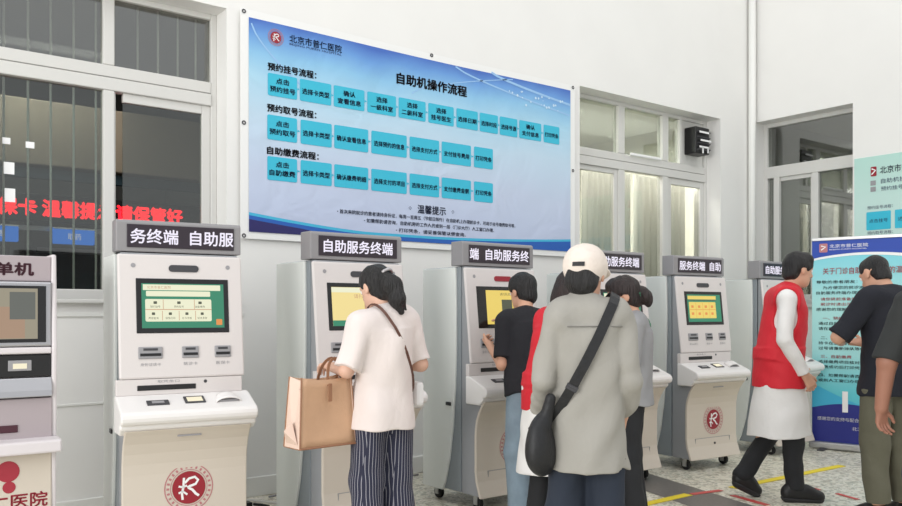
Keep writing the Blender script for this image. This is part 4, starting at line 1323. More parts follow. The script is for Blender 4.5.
def shoes(J, m, parent, sole=None, hi=0.0):
    s = J['s']
    for sd in 'LR':
        an, toe = J['an' + sd], J['toe' + sd]
        heel = an + (an - toe) * V3(0.32, 0.32, 0) - V3(0, 0, 0.045) * s
        pr = [cap(heel, toe, 0.040 * s, 0.033 * s, 0.02), cap(heel + V3(0, 0, 0.025) * s, an + V3(0, 0, hi), 0.040 * s, 0.043 * s, 0.02), cap(an * 0.55 + toe * 0.45 + V3(0, 0, 0.01), toe, 0.042 * s, 0.035 * s, 0.02), cap(an - V3(0, 0, 0.015), an * 0.35 + toe * 0.65, 0.046 * s, 0.040 * s, 0.02)]
        zb = min(heel[2], toe[2]) - 0.036 * s
        o = solid('shoe', pr, m, parent, 0.006)
        if sole:
            p2 = [cap(heel - V3(0, 0, 0.012) * s, toe - V3(0, 0, 0.012) * s, 0.043 * s, 0.037 * s, 0.01, clips=((heel * 0.5 + toe * 0.5 - V3(0, 0, 0.018) * s, np.cross(unit(toe - heel), np.cross(V3(0, 0, 1), unit(toe - heel)))),))]
            so = solid('sole', p2, sole, o, 0.006)

def eyes(J, R, parent, hs=1.0):
    for x in (-0.031, 0.031):
        c = J['head'] + R @ (V3(x, 0.0775, 0.003) * hs)
        bm = bmesh.new()
        bmesh.ops.create_uvsphere(bm, u_segments=16, v_segments=10, radius=0.0115 * hs)
        fw = Vector(R @ V3(0, 1, 0))
        for f in bm.faces:
            f.smooth = True
            f.material_index = 1 if f.calc_center_median().normalized().dot(fw) > 0.87 else 0
        me = bpy.data.meshes.new('eye')
        bm.to_mesh(me)
        bm.free()
        me.materials.append(M['eye_white'])
        me.materials.append(M['iris'])
        o = bpy.data.objects.new('eye', me)
        COL.objects.link(o)
        o.location = c
        o.parent = parent

def hair_short(J, R, hs=1.0, low=0.0, back=-0.085, front=0.060, thick=0.0):
    c = J['head']
    W = lambda x, y, z: c + R @ (V3(x, y, z) * hs)
    n = R @ V3(0, 0.744, -0.667)
    A = W(0, 0.085, front)
    cl = ((A, n), (W(0, 0, back), R @ V3(0, 0.25, -1)))
    side = (W(0, 0.068 + low, 0), R @ V3(0, 1, -0.2))
    t = thick
    pr = [ell(W(0, -0.014, 0.034), V3(0.080 + t, 0.101 + t, 0.089 + t) * hs, R, 0.02, cl),
          ell(W(0, -0.054, -0.040), V3(0.062 + t * 0.5, 0.052 + t * 0.5, 0.060) * hs, R, 0.03, cl),
          ell(W(0.010, 0.036, 0.080), V3(0.058 + t, 0.044, 0.032 + t) * hs, R, 0.02, cl)]
    for x in (-1, 1):
        pr.append(ell(W(x * 0.088, 0.022, -0.038), V3(0.034, 0.052, 0.050) * hs, R, 0.012, op='sub'))
    return pr

def ring_wrap(prims, c, u, v, off=0.004, n=48, a0=0.0, a1=2 * math.pi, r0=0.42):
    """points where rays from outside first meet the clothed trunk: a strap's path and its outward normals"""
    pts, nrm = [], []
    rs = np.arange(r0, 0.02, -0.003)
    for i in range(n + 1):
        a = a0 + (a1 - a0) * i / n
        d = unit(u) * math.cos(a) + unit(v) * math.sin(a)
        P = c + rs[:, None] * d
        f = field_at(prims, P)
        hit = np.argmax(f < 0)
        pts.append(c + d * (rs[hit] + off))
        nrm.append(d)
    return pts, nrm

M['skin'] = mat('skin', (206, 158, 132), 0.55, noise=0.05, scale=9)
M['skin_tan'] = mat('skin_tan', (158, 110, 90), 0.55, noise=0.05, scale=9)
M['skin_fair'] = mat('skin_fair', (214, 172, 150), 0.55, noise=0.05, scale=9)
M['eye_white'] = mat('eye_white', (230, 228, 224), 0.25)
M['iris'] = mat('iris_dark', (40, 26, 20), 0.2)
M['hair'] = mat('hair_black', (22, 20, 21), 0.5, noise=0.4, scale=60, bump=0.8, bscale=110, stretch=(1, 1, 0.12))
M['hair_brown'] = mat('hair_dark_brown', (38, 26, 25), 0.5, noise=0.4, scale=60, bump=0.8, bscale=110, stretch=(1, 1, 0.12))

def person(label, x, y, rz):
    return thing('person', label, 'person', (x, y, 0), rz, 'people at the machines')

UP, FW = V3(0, 0, 1), V3(0, 1, 0)

# ---- woman in a white T-shirt and striped trousers
M['tee_white'] = mat('white_cotton', (224, 213, 209), 0.85, bump=0.32, bscale=7, bdist=0.045, warp=0.5, stretch=(1, 1, 0.7), sheen=0.2)
def stripe_mat():
    m = mat('pinstripe_cloth', (38, 40, 60), 0.85, bump=0.32, bscale=7, bdist=0.045, warp=0.5, stretch=(1, 1, 0.7))
    nt = m.node_tree
    b = nt.nodes['Principled BSDF']
    tc = nt.nodes.new('ShaderNodeTexCoord')
    so = nt.nodes.new('ShaderNodeSeparateXYZ')
    sn = nt.nodes.new('ShaderNodeSeparateXYZ')
    nt.links.new(tc.outputs['Object'], so.inputs[0])
    nt.links.new(tc.outputs['Normal'], sn.inputs[0])
    def math_(op, a, b_=None):
        n = nt.nodes.new('ShaderNodeMath')
        n.operation = op
        for i, q in enumerate((a, b_)):
            if q is None: continue
            if isinstance(q, (int, float)): n.inputs[i].default_value = q
            else: nt.links.new(q, n.inputs[i])
        return n.outputs[0]
    def stripes(axis):
        w = math_('MULTIPLY', so.outputs[axis], 1 / 0.0165)
        fr = math_('FRACT', math_('ADD', w, 100.0))
        return math_('LESS_THAN', fr, 0.17)
    pick = math_('GREATER_THAN', math_('ABSOLUTE', sn.outputs[0]), math_('ABSOLUTE', sn.outputs[1]))
    mx = nt.nodes.new('ShaderNodeMix')
    nt.links.new(pick, mx.inputs[0])
    nt.links.new(stripes(0), mx.inputs[2])
    nt.links.new(stripes(1), mx.inputs[3])
    mc = nt.nodes.new('ShaderNodeMix')
    mc.data_type = 'RGBA'
    nt.links.new(mx.outputs[0], mc.inputs[0])
    mc.inputs[6].default_value = lin((40, 42, 62))
    mc.inputs[7].default_value = lin((158, 157, 166))
    nt.links.new(mc.outputs[2], b.inputs['Base Color'])
    return m
M['pinstripe'] = stripe_mat()
M['white_shoe'] = mat('white_shoe', (222, 220, 216), 0.5)
M['sole'] = mat('shoe_sole', (200, 198, 192), 0.7)
M['black_shoe'] = mat('black_shoe', (24, 24, 26), 0.5)
M['black_sole'] = mat('black_sole', (44, 44, 46), 0.7)
M['clip'] = mat('hair_clip_silver', (176, 172, 174), 0.3, 0.5)

p = person('woman in white T-shirt and navy pinstriped trousers with low ponytail at a machine', 2.353, 3.663, math.radians(2))
J = pose(1.60, neck=(0, -0.02, 1.325), shL=(-0.150, -0.02, 1.265), shR=(0.150, -0.02, 1.275), elL=(-0.235, -0.02, 1.035), wrL=(-0.20, 0.20, 1.045), elR=(0.215, -0.045, 1.05), wrR=(0.13, 0.19, 1.03), head=(-0.005, 0.06, 1.455))
hR = rot(6, -20)
solid('body', body_prims(J, hR, 0.98, handL=dict(n=-UP, th=V3(1, 0.2, 0), curl=35), handR=dict(d=V3(-0.4, 0.9, 0.1), n=-UP, th=V3(-1, 0.2, 0), curl=20), hs=0.96), M['skin_fair'], p, 0.005)
eyes(J, hR, p, 0.96)
R_t = torso_frame(J)
shirt = torso(J, 0.018, 1.0)[1:] + [ecap(J['pelvis'] * 0.22 + J['neck'] * 0.78, (0, 0, 0.735), (0.132, 0.098), (0.190, 0.155), R_t[:, 0], R_t[:, 1], 0.04)]
tr1 = list(shirt)
for sd in 'LR':
    shirt += sleeve(J, sd, 0.95, 0.064, 0.068)
solid('t_shirt', shirt, M['tee_white'], p, 0.006, 0.009, fscale=34, fstretch=(1, 1, 0.5), seed=2)
solid('trousers', trousers(J, 0.07, 0.097, 0.088, 0.092, top=0.775), M['pinstripe'], p, 0.006, 0.005, seed=4)
shoes(J, M['white_shoe'], p, M['sole'])
c = J['head']
W = lambda x, y, z: c + hR @ (V3(x, y, z) * 0.96)
hair = hair_short(J, hR, 0.97, thick=0.004)
hair += [cap(W(0, -0.085, 0.02), W(0.0, -0.13, -0.03), 0.045, 0.047, 0.03), cap(W(0.0, -0.13, -0.03), W(0.012, -0.135, -0.115), 0.050, 0.042, 0.03), cap(W(0.012, -0.135, -0.115), W(0.028, -0.125, -0.185), 0.038, 0.018, 0.02)]
hair += [cap(W(0.03, -0.135, -0.10), W(0.06, -0.13, -0.175), 0.022, 0.006, 0.015), cap(W(0, -0.16, -0.08), W(0.02, -0.175, -0.14), 0.02, 0.005, 0.012)]
ho = solid('hair', hair, M['hair'], p, 0.005, 0.003, fscale=90, fstretch=(1, 1, 0.25), seed=5)
MB().tube([tuple(W(-0.035 + 0.07 * i / 6, -0.118 - 0.02 * math.sin(math.pi * i / 6), 0.045 + 0.012 * math.sin(math.pi * i / 6))) for i in range(7)], 0.009, 8).build('hair_clip', M['clip'], ho, smooth=True)

# her tote bag on the forearm
M['tote'] = mat('tote_tan', (198, 158, 126), 0.55, noise=0.05, scale=8, bump=0.1, bscale=90)
M['tote_side'] = mat('tote_pale_gusset', (222, 196, 180), 0.55)
M['tote_edge'] = mat('tote_leather_edge', (150, 106, 78), 0.5)
M['lining'] = mat('tote_lining', (58, 50, 50), 0.8)
bag = thing('tote_bag', "tan leather tote bag hanging from the white-shirted woman's left forearm", 'handbag', (2.353 - 0.335, 3.663 + 0.055, 0.665), math.radians(4))
bw, bd, bh = 0.30, 0.15, 0.345
def panel(mb_, pts, th, mi=0):
    pts = [Vector(q) for q in pts]
    nrm = (pts[1] - pts[0]).cross(pts[2] - pts[0]).normalized() * th
    mb_.add(pts + [q + nrm for q in pts], [(3, 2, 1, 0), (4, 5, 6, 7), (0, 1, 5, 4), (1, 2, 6, 5), (2, 3, 7, 6), (3, 0, 4, 7)], mi)
tb, bb = bw / 2 - 0.005, bw / 2 + 0.015       # half widths at the rim and at the bottom
for s, nm in ((-1, 'front_panel'), (1, 'back_panel')):
    m_ = MB()
    n = 8
    v, f = [], []
    for j in range(n + 1):
        q = j / n
        for i in range(n + 1):
            a = i / n * 2 - 1
            x = a * (bb + (tb - bb) * q)
            y = s * (bd / 2 * (1 - 0.25 * q) - 0.02 * math.sin(q * math.pi) * (1 - a * a))
            z = q * bh - 0.018 * (1 - a * a) * q
            v.append((x, y, z))
    for j in range(n):
        for i in range(n):
            k_ = j * (n + 1) + i
            f.append((k_, k_ + 1, k_ + n + 2, k_ + n + 1))
    o = m_.add(v, f).build(nm, M['tote'], bag, smooth=True)
    sd_ = o.modifiers.new('solid', 'SOLIDIFY')
    sd_.thickness = 0.005
    ed = MB().tube([(-bb, s * bd / 2, 0.0), (-tb, s * bd / 2 * 0.75, bh)], 0.004, 6).tube([(bb, s * bd / 2, 0.0), (tb, s * bd / 2 * 0.75, bh)], 0.004, 6).tube([(-bb, s * bd / 2, 0.0), (bb, s * bd / 2, 0.0)], 0.005, 6)
    ed.build('edge_piping', M['tote_edge'], o)
for s in (-1, 1):
    # gusset folded inward
    x0, x1 = s * bb, s * tb
    g = MB()
    y0, y1 = bd / 2, bd / 2 * 0.75
    v = [(x0, -y0, 0), (x0 - s * 0.0, 0, 0), (x0, y0, 0), (x1, -y1, bh), (x1 - s * 0.03, 0, bh - 0.02), (x1, y1, bh)]
    o = g.add(v, [(0, 1, 4, 3), (1, 2, 5, 4)]).build('gusset', M['tote_side'], bag)
    sd_ = o.modifiers.new('solid', 'SOLIDIFY')
    sd_.thickness = 0.004
    # the unfolded wing of the gusset near its foot
    wv = [(x0, -y0 * 0.7, 0.02), (x0, y0 * 0.7, 0.02), (x0 + s * 0.045, 0.0, 0.085), (x0, 0.0, 0.13)]
    o = MB().add(wv, [(0, 2, 3), (1, 3, 2), (0, 1, 2)]).build('gusset_wing', M['tote_side'], bag)
MB().box(-bb, bb, -bd / 2, bd / 2, -0.006, 0.0).build('base', M['tote_edge'], bag, bevel=0.003)
MB().add([(-tb + 0.02, -0.045, bh - 0.06), (tb - 0.02, -0.045, bh - 0.06), (tb - 0.02, 0.045, bh - 0.06), (-tb + 0.02, 0.045, bh - 0.06)], [(0, 1, 2, 3)]).build('lining', M['lining'], bag)
for s in (-1, 1):
    pts = []
    for i in range(13):
        a = math.pi * i / 12
        pts.append((-0.062 * math.cos(a) + 0.075, s * 0.05 * (1 - 0.75 * math.sin(a)), bh - 0.05 + 0.135 * math.sin(a) ** 0.8))
    MB().ribbon(pts, [(0, s, 0.01)] * 13, 0.015, 0.005).build('handle', M['tote_edge'], bag)
MB().box(0.0, 0.022, -0.074, -0.068, bh - 0.125, bh - 0.035).build('hang_tag', M['tote_edge'], bag, bevel=0.003)

# her thin shoulder strap with a small white purse
M['strap_brown'] = mat('strap_brown', (96, 62, 50), 0.5)
cb = thing('crossbody_bag', "thin brown strap across the white-shirted woman's back with a small white purse", 'bag', (2.353, 3.663, 0.80), math.radians(2))
pts, nr = ring_wrap(tr1, V3(0.055, 0, 1.12), V3(-0.30, 0, 0.56), V3(0, -1, 0), 0.007, 60)
sh_ = V3(0, 0, 0.80)
MB().ribbon([q - sh_ for q in pts], nr, 0.015, 0.004).build('strap', M['strap_brown'], cb)
MB().obox((0.235, 0.05, 0.09), (0.15, 1, 0), (-1, 0.15, 0), (0, 0, 1), 0.17, 0.05, 0.13).build('purse', M['white'], cb, bevel=0.018)

# ---- person in black T-shirt
M['tee_black'] = mat('black_cotton', (26, 26, 32), 0.85, bump=0.32, bscale=7, bdist=0.045, warp=0.5, stretch=(1, 1, 0.7))
M['jeans_pale'] = mat('pale_blue_denim', (134, 152, 166), 0.85, noise=0.12, scale=14, bump=0.32, bscale=7, bdist=0.045, warp=0.5, stretch=(1, 1, 0.7))
p = person('person in black T-shirt and pale blue trousers touching a yellow screen', 3.56, 3.84, math.radians(-4))
J = pose(1.60, neck=(0.06, 0.135, 1.318), shL=(-0.095, 0.135, 1.270), shR=(0.205, 0.135, 1.270), elL=(-0.155, 0.085, 1.0), wrL=(-0.10, 0.30, 1.12), elR=(0.23, 0.29, 1.10), wrR=(0.12, 0.375, 1.245), head=(0.115, 0.225, 1.462))
hR = rot(2, -12)
solid('body', body_prims(J, hR, 0.95, handL=dict(d=V3(0.3, 0.9, 0.1), n=V3(0.8, 0, 0.6), th=UP, curl=45), handR=dict(d=V3(-0.12, 0.9, 0.35), n=V3(-0.2, 0.3, -0.9), th=V3(-1, 0, 0.4), curl=14), hs=0.97), M['skin'], p, 0.005)
eyes(J, hR, p, 0.97)
R_t = torso_frame(J)
shirt = torso(J, 0.016, 0.95)[1:] + [ecap(J['pelvis'] * 0.22 + J['neck'] * 0.78, (0, 0, 0.80), (0.125, 0.095), (0.178, 0.145), R_t[:, 0], R_t[:, 1], 0.04)]
for sd in 'LR':
    shirt += sleeve(J, sd, 0.86, 0.064, 0.066)
solid('t_shirt', shirt, M['tee_black'], p, 0.006, 0.006, seed=6)
solid('trousers', trousers(J, 0.07, 0.092, 0.080, 0.084, 0.95, top=0.84), M['jeans_pale'], p, 0.006, 0.003, seed=7)
shoes(J, M['white_shoe'], p, M['sole'])
solid('hair', hair_short(J, hR, 0.98, thick=0.008, back=-0.10), M['hair'], p, 0.005, 0.002, fscale=90, fstretch=(1, 1, 0.25), seed=8)

# ---- volunteer in red vest, seen between the two others
M['vest_red'] = mat('red_vest', (206, 30, 46), 0.7, bump=0.32, bscale=7, bdist=0.045, warp=0.5, stretch=(1, 1, 0.7))
M['coat_white'] = mat('white_coat', (226, 224, 222), 0.8, bump=0.32, bscale=7, bdist=0.045, warp=0.5, stretch=(1, 1, 0.7))
M['black_cloth'] = mat('black_cloth', (34, 35, 38), 0.85, bump=0.32, bscale=7, bdist=0.045, warp=0.5, stretch=(1, 1, 0.7))
M['gold'] = mat('gold_print', (214, 160, 60), 0.5)
def coat_and_vest(p, J, b, hem, vest_hem, seed):
    R_t = torso_frame(J)
    X, Y = R_t[:, 0], R_t[:, 1]
    mid = J['pelvis'] * 0.25 + J['neck'] * 0.75
    hipm = V3(J['pelvis'][0], J['pelvis'][1], J['pelvis'][2])
    coat = torso(J, 0.018, b) + [ecap(mid, hipm, (0.130 * b, 0.100 * b), (0.192 * b, 0.152 * b), X, Y, 0.05), ecap(hipm + V3(0, 0, 0.10), (hipm[0], hipm[1] + 0.03, hem), (0.180 * b, 0.146 * b), (0.212 * b, 0.220 * b), V3(1, 0, 0), V3(0, 1, 0), 0.03)]
    for sd in 'LR':
        coat += sleeve(J, sd, 1.93, 0.062, 0.048)
    solid('white_coat', coat, M['coat_white'], p, 0.006, 0.007, fscale=22, seed=seed)
    shrink = []
    for sd, sg in (('L', -1), ('R', 1)):
        q = J['sh' + sd]
        shrink.append((q + X * sg * 0.012, X * sg))
    cl = tuple(shrink)
    vest = torso(J, 0.038, b)[1:]
    for q in vest:
        q['clips'] = cl
    hv = V3(hipm[0], hipm[1], vest_hem)
    vest += [ecap(mid, hipm + V3(0, 0, 0.02), (0.146 * b, 0.116 * b), (0.206 * b, 0.168 * b), X, Y, 0.05, cl), ecap(hipm + V3(0, 0, 0.10), hv, (0.200 * b, 0.162 * b), (0.212 * b, 0.178 * b), V3(1, 0, 0), V3(0, 1, 0), 0.03)]
    # arm openings scooped so the white sleeve shows
    for sd in 'LR':
        q = sleeve(J, sd, 0.75, 0.075, 0.09)[0]
        q['op'] = 'sub'
        q['clips'] = ()
        q['k'] = 0.008
        q['b'] = J['sh' + sd] + (J['el' + sd] - J['sh' + sd]) * 0.5
        q['a'] = J['sh' + sd] + X * (0.035 if sd == 'R' else -0.035)
        vest.append(q)
    v = solid('red_vest', vest, M['vest_red'], p, 0.006, 0.004, seed=seed + 1)
    return v, coat
p = person('volunteer in red vest and white coat, long dark hair, half hidden by the capped person', 3.358, 3.44, math.radians(-92))
J = pose(1.57, neck=(0, 0.08, 1.31), head=(0, 0.165, 1.452), shL=(-0.150, 0.08, 1.26), shR=(0.150, 0.08, 1.26), elL=(-0.19, 0.14, 1.04), wrL=(-0.10, 0.22, 1.0), elR=(0.215, -0.01, 1.02), wrR=(0.10, 0.22, 1.0))
hR = rot(6, -4)
solid('body', body_prims(J, hR, 0.93, hs=0.96), M['skin_fair'], p, 0.0055)
eyes(J, hR, p, 0.96)
v_, _ = coat_and_vest(p, J, 0.93, 0.43, 0.765, 20)
solid('trousers', trousers(J, 0.07, 0.090, 0.078, 0.078, 0.93, top=0.60), M['black_cloth'], p, 0.007, 0.003, seed=9)
shoes(J, M['black_shoe'], p, M['black_sole'])
c = J['head']
W = lambda x, y, z: c + hR @ (V3(x, y, z) * 0.97)
hair = hair_short(J, hR, 0.98, thick=0.008, back=-0.2)
hair += [cap(W(-0.035, -0.06, -0.02), W(-0.055, -0.08, -0.16), 0.058, 0.042, 0.03), cap(W(0.035, -0.06, -0.02), W(0.055, -0.08, -0.16), 0.058, 0.042, 0.03), cap(W(0, -0.08, 0), W(0, -0.10, -0.18), 0.06, 0.045, 0.03)]
solid('hair', hair, M['hair_brown'], p, 0.005, 0.003, fscale=90, fstretch=(1, 1, 0.2), seed=10)

# ---- man in grey shirt and cap
M['grey_shirt'] = mat('grey_work_shirt', (158, 155, 148), 0.85, bump=0.32, bscale=7, bdist=0.045, warp=0.5, stretch=(1, 1, 0.7))
M['navy_cloth'] = mat('navy_cloth', (36, 44, 58), 0.85, bump=0.32, bscale=7, bdist=0.045, warp=0.5, stretch=(1, 1, 0.7))
M['cap_cream'] = mat('cream_cap', (226, 214, 204), 0.85, noise=0.04, scale=30, bump=0.2, bscale=60)
M['bag_black'] = mat('black_nylon', (24, 25, 28), 0.55, bump=0.2, bscale=40)
gx, gy, gr = 2.618, 2.474, math.radians(-37)
p = person('person in loose grey shirt, navy trousers and cream cap, back turned', gx, gy, gr)
J = pose(1.60, shL=(-0.140, -0.02, 1.305), shR=(0.140, -0.02, 1.305), elL=(-0.180, -0.05, 1.04), wrL=(-0.165, 0.14, 0.90), elR=(0.180, -0.05, 1.04), wrR=(0.185, 0.12, 0.875))
hR = rot(-24, -8)
solid('body', body_prims(J, hR, 0.90, handL=dict(n=V3(0.9, 0, -0.3), th=V3(0.2, 0.6, 0.6), curl=35), handR=dict(n=V3(-0.9, 0, -0.3), th=V3(-0.2, 0.6, 0.6), curl=35)), M['skin'], p, 0.005)
eyes(J, hR, p)
R_t = torso_frame(J)
shirt = torso(J, 0.020, 0.92)[1:] + [ecap(J['pelvis'] * 0.2 + J['neck'] * 0.8, (0, 0, 0.665), (0.128, 0.10), (0.180, 0.160), R_t[:, 0], R_t[:, 1], 0.04)]
shirt += [cap(J['neck'] + V3(0, 0.0, -0.02), J['neck'] + V3(0, 0.012, 0.035), 0.073, 0.068, 0.012, clips=((J['neck'] + V3(0, 0.01, 0.052), V3(0, 0.3, 1)),))]
tr4 = list(shirt)
for sd in 'LR':
    shirt += sleeve(J, sd, 1.9, 0.057, 0.050)
so_ = solid('shirt', shirt, M['grey_shirt'], p, 0.006, 0.0085, fscale=40, fstretch=(1, 1, 0.45), seed=12)
yk = V3(0, 0, 0)
ypts, ynr = ring_wrap(tr4, V3(0, -0.02, 1.265), V3(-1, 0, 0.0), V3(0, -1, 0.05), 0.0035, 24, math.radians(28), math.radians(152))
MB().tube([tuple(q) for q in ypts], 0.003, 5).build('yoke_seam', mat('grey_seam', (120, 118, 113), 0.9), so_)
solid('trousers', trousers(J, 0.07, 0.088, 0.082, 0.086, 0.9, top=0.71), M['navy_cloth'], p, 0.006, 0.006, seed=13)
shoes(J, M['black_shoe'], p, M['black_sole'])
c = J['head']
W = lambda x, y, z: c + hR @ (V3(x, y, z))
solid('hair', [ell(W(0, -0.014, 0.034), (0.080, 0.099, 0.088), hR, 0.02, ((W(0, 0.06, 0.03), hR @ V3(0, 0.8, -0.6)), (W(0, 0, -0.078), hR @ V3(0, 0.2, -1)))), ell(W(0, -0.06, -0.04), (0.072, 0.054, 0.066), hR, 0.03, ((W(0, 0, -0.092), hR @ V3(0, 0.2, -1)),))], M['hair'], p, 0.005, 0.002, fscale=90, seed=14)
capp = [ell(W(0, -0.008, 0.034), (0.096, 0.114, 0.098), hR, 0.02, ((W(0, -0.04, -0.042), hR @ V3(0, 0.42, -1)),)),
        ell(W(0, 0.125, 0.030), (0.078, 0.082, 0.014), hR @ rot(0, -14), 0.012, ((W(0, 0.07, 0.0), hR @ V3(0, -1, 0)),))]
cp = solid('cap', capp, M['cap_cream'], p, 0.004, 0.0015, fscale=60, seed=15)
q0 = [W(-0.026 + 0.052 * i / 6, -0.1215 + 0.003 * abs(i - 3) / 3, 0.022) for i in range(7)]
MB().ribbon(q0, [hR @ V3(0, -1, 0.1)] * 7, 0.018, 0.003).build('cap_strap_opening', M['black'], cp)

sb_ = thing('sling_bag', "black sling bag with wide strap across the grey-shirted person's back", 'bag', (gx, gy, 0.62), gr)
pts, nr = ring_wrap(tr4, V3(-0.045, 0, 1.09), V3(0.33, 0, 0.64), V3(0, -1, 0), 0.018, 60)
off = V3(0, 0, 0.62)
st_ = MB().ribbon([q - off for q in pts], nr, 0.042, 0.005).build('strap', M['bag_black'], sb_)
tl = ring_wrap(tr4, V3(-0.045, 0, 1.09), V3(0.33, 0, 0.64), V3(0, -1, 0), 0.022, 6, math.radians(116), math.radians(124))
MB().ribbon([q - off for q in tl[0]], tl[1], 0.05, 0.006).build('buckle', M['darkgrey'], st_)
pb = [ell((-0.205, -0.085, 0.78 - 0.62), (0.05, 0.09, 0.12), rot(-30, 0), 0.02), ell((-0.20, -0.08, 0.74 - 0.62), (0.05, 0.095, 0.09), rot(-30, 0), 0.03), cap((-0.185, -0.085, 0.25), (-0.165, -0.10, 0.35), 0.03, 0.02, 0.03)]
pbo = solid('pouch', pb, M['bag_black'], sb_, 0.006, 0.004, seed=16)
MB().tube([(-0.235, -0.145, 0.215), (-0.25, -0.10, 0.23), (-0.25, -0.05, 0.22)], 0.004, 6).build('zip', M['darkgrey'], pbo)

# ---- woman with mask and hair bun
M['grey_top'] = mat('grey_knit', (150, 150, 152), 0.9, bump=0.32, bscale=7, bdist=0.045, warp=0.5, stretch=(1, 1, 0.7))
M['mask'] = mat('white_mask', (218, 218, 222), 0.8)
M['green'] = mat('green_lanyard', (44, 120, 84), 0.6)
p = person('woman in grey top with face mask and hair bun, looking left beside the capped person', 4.045, 3.44, math.radians(36))
J = pose(1.54, elL=(-0.205, 0.0, 1.0), wrL=(-0.12, 0.22, 1.03), elR=(0.205, -0.02, 1.0), wrR=(0.12, 0.22, 0.99), head=(-0.005, 0.055, 1.428))
hR = rot(14, -16)
solid('body', body_prims(J, hR, 0.93, hs=1.0), M['skin'], p, 0.005)
eyes(J, hR, p, 1.0)
R_t = torso_frame(J)
shirt = torso(J, 0.016, 0.95)[1:] + [ecap(J['pelvis'] * 0.22 + J['neck'] * 0.78, (0, 0, 0.76), (0.125, 0.095), (0.178, 0.145), R_t[:, 0], R_t[:, 1], 0.04)]
tr5 = list(shirt)
for sd in 'LR':
    shirt += sleeve(J, sd, 0.95, 0.070, 0.066)
to5 = solid('top', shirt, M['grey_top'], p, 0.006, 0.004, seed=17)
solid('trousers', trousers(J, 0.07, 0.092, 0.08, 0.08, 0.95, top=0.80), M['black_cloth'], p, 0.007, 0.003, seed=18)
shoes(J, M['white_shoe'], p, M['sole'])
c = J['head']
W = lambda x, y, z: c + hR @ (V3(x, y, z) * 1.0)
hair = hair_short(J, hR, 1.01, thick=0.006)
hair += [ell(W(0, -0.130, -0.035), (0.048, 0.046, 0.060), hR, 0.015), cap(W(0, -0.09, 0.0), W(0, -0.12, -0.015), 0.034, 0.034, 0.02), ell(W(0.010, -0.145, -0.075), (0.036, 0.030, 0.038), hR, 0.015)]
ho = solid('hair', hair, M['hair_brown'], p, 0.005, 0.003, fscale=90, fstretch=(1, 1, 0.3), seed=19)
MB().tube([tuple(W(math.cos(a) * 0.037, -0.103, -0.01 + math.sin(a) * 0.037)) for a in [2 * math.pi * i / 16 for i in range(16)]], 0.008, 6, closed=True).build('hair_tie', M['green'], ho, smooth=True)
mk = [ell(W(0, 0.040, -0.045), V3(0.060, 0.067, 0.052) * 1.02, hR, 0.02, ((W(0, 0.035, 0), hR @ V3(0, -1, 0.0)), (W(0, 0.08, -0.012), hR @ V3(0, 0.25, 1)))), ell(W(0, 0.075, -0.055), (0.036, 0.040, 0.045), hR, 0.03, ((W(0, 0.08, -0.012), hR @ V3(0, 0.25, 1)),))]
mo = solid('face_mask', mk, M['mask'], p, 0.004)
for s in (-1, 1):
    MB().tube([tuple(W(s * 0.056, 0.04, -0.03)), tuple(W(s * 0.074, 0.01, -0.012)), tuple(W(s * 0.083, -0.018, 0.012))], 0.002, 5).build('ear_loop', M['white'], mo)
pts, nr = ring_wrap(tr5, V3(0.055, -0.02, 1.23), V3(0.3, 0, 0.2), V3(0, -1, 0.5), 0.006, 20, math.radians(35), math.radians(120))
MB().ribbon(pts, nr, 0.02, 0.003).build('lanyard', M['green'], to5)

# ---- man in red vest walking to the right
p = person('man in red vest over white coat and black trousers, walking right', 5.44, 3.27, math.radians(-124))
J = pose(1.76, pelvis=(0, -0.01, 0.97), neck=(0, 0.055, 1.475), head=(0, 0.135, 1.628), shL=(-0.160, 0.05, 1.415), shR=(0.160, -0.03, 1.415),
         elR=(0.205, -0.065, 1.135), wrR=(0.200, 0.085, 0.895), elL=(-0.225, 0.03, 1.12), wrL=(-0.20, 0.20, 0.93),
         hipR=(0.09, -0.01, 0.93), hipL=(-0.09, -0.01, 0.93), knR=(0.09, 0.045, 0.525), anR=(0.085, 0.065, 0.10), toeR=(0.11, 0.225, 0.042),
         knL=(-0.09, -0.005, 0.50), anL=(-0.09, -0.235, 0.165), toeL=(-0.10, -0.13, 0.045))
hR = rot(8, -10)
solid('body', body_prims(J, hR, 1.0, handR=dict(n=V3(-0.95, -0.1, 0), th=V3(0, 1, 0.2), curl=28), handL=dict(n=V3(0.95, -0.1, 0), th=V3(0, 1, 0.2), curl=28)), M['skin'], p, 0.005)
eyes(J, hR, p)
vv, _ = coat_and_vest(p, J, 0.98, 0.46, 0.80, 30)
solid('trousers', trousers(J, 0.10, 0.094, 0.070, 0.060, top=0.66), M['black_cloth'], p, 0.006, 0.006, seed=32)
shoes(J, M['black_shoe'], p, M['black_sole'], 0.03)
solid('hair', hair_short(J, hR, 1.0, thick=0.010, front=0.048), M['hair'], p, 0.005, 0.003, fscale=80, fstretch=(1, 1, 0.4), seed=33)
col_ = [cap(J['neck'] + V3(0, 0.0, -0.03), J['neck'] + V3(0, 0.015, 0.03), 0.075, 0.066, 0.01, clips=((J['neck'] + V3(0, 0.01, 0.035), V3(0, 0.35, 1)),))]
solid('vest_collar', col_, M['vest_red'], vv, 0.005)

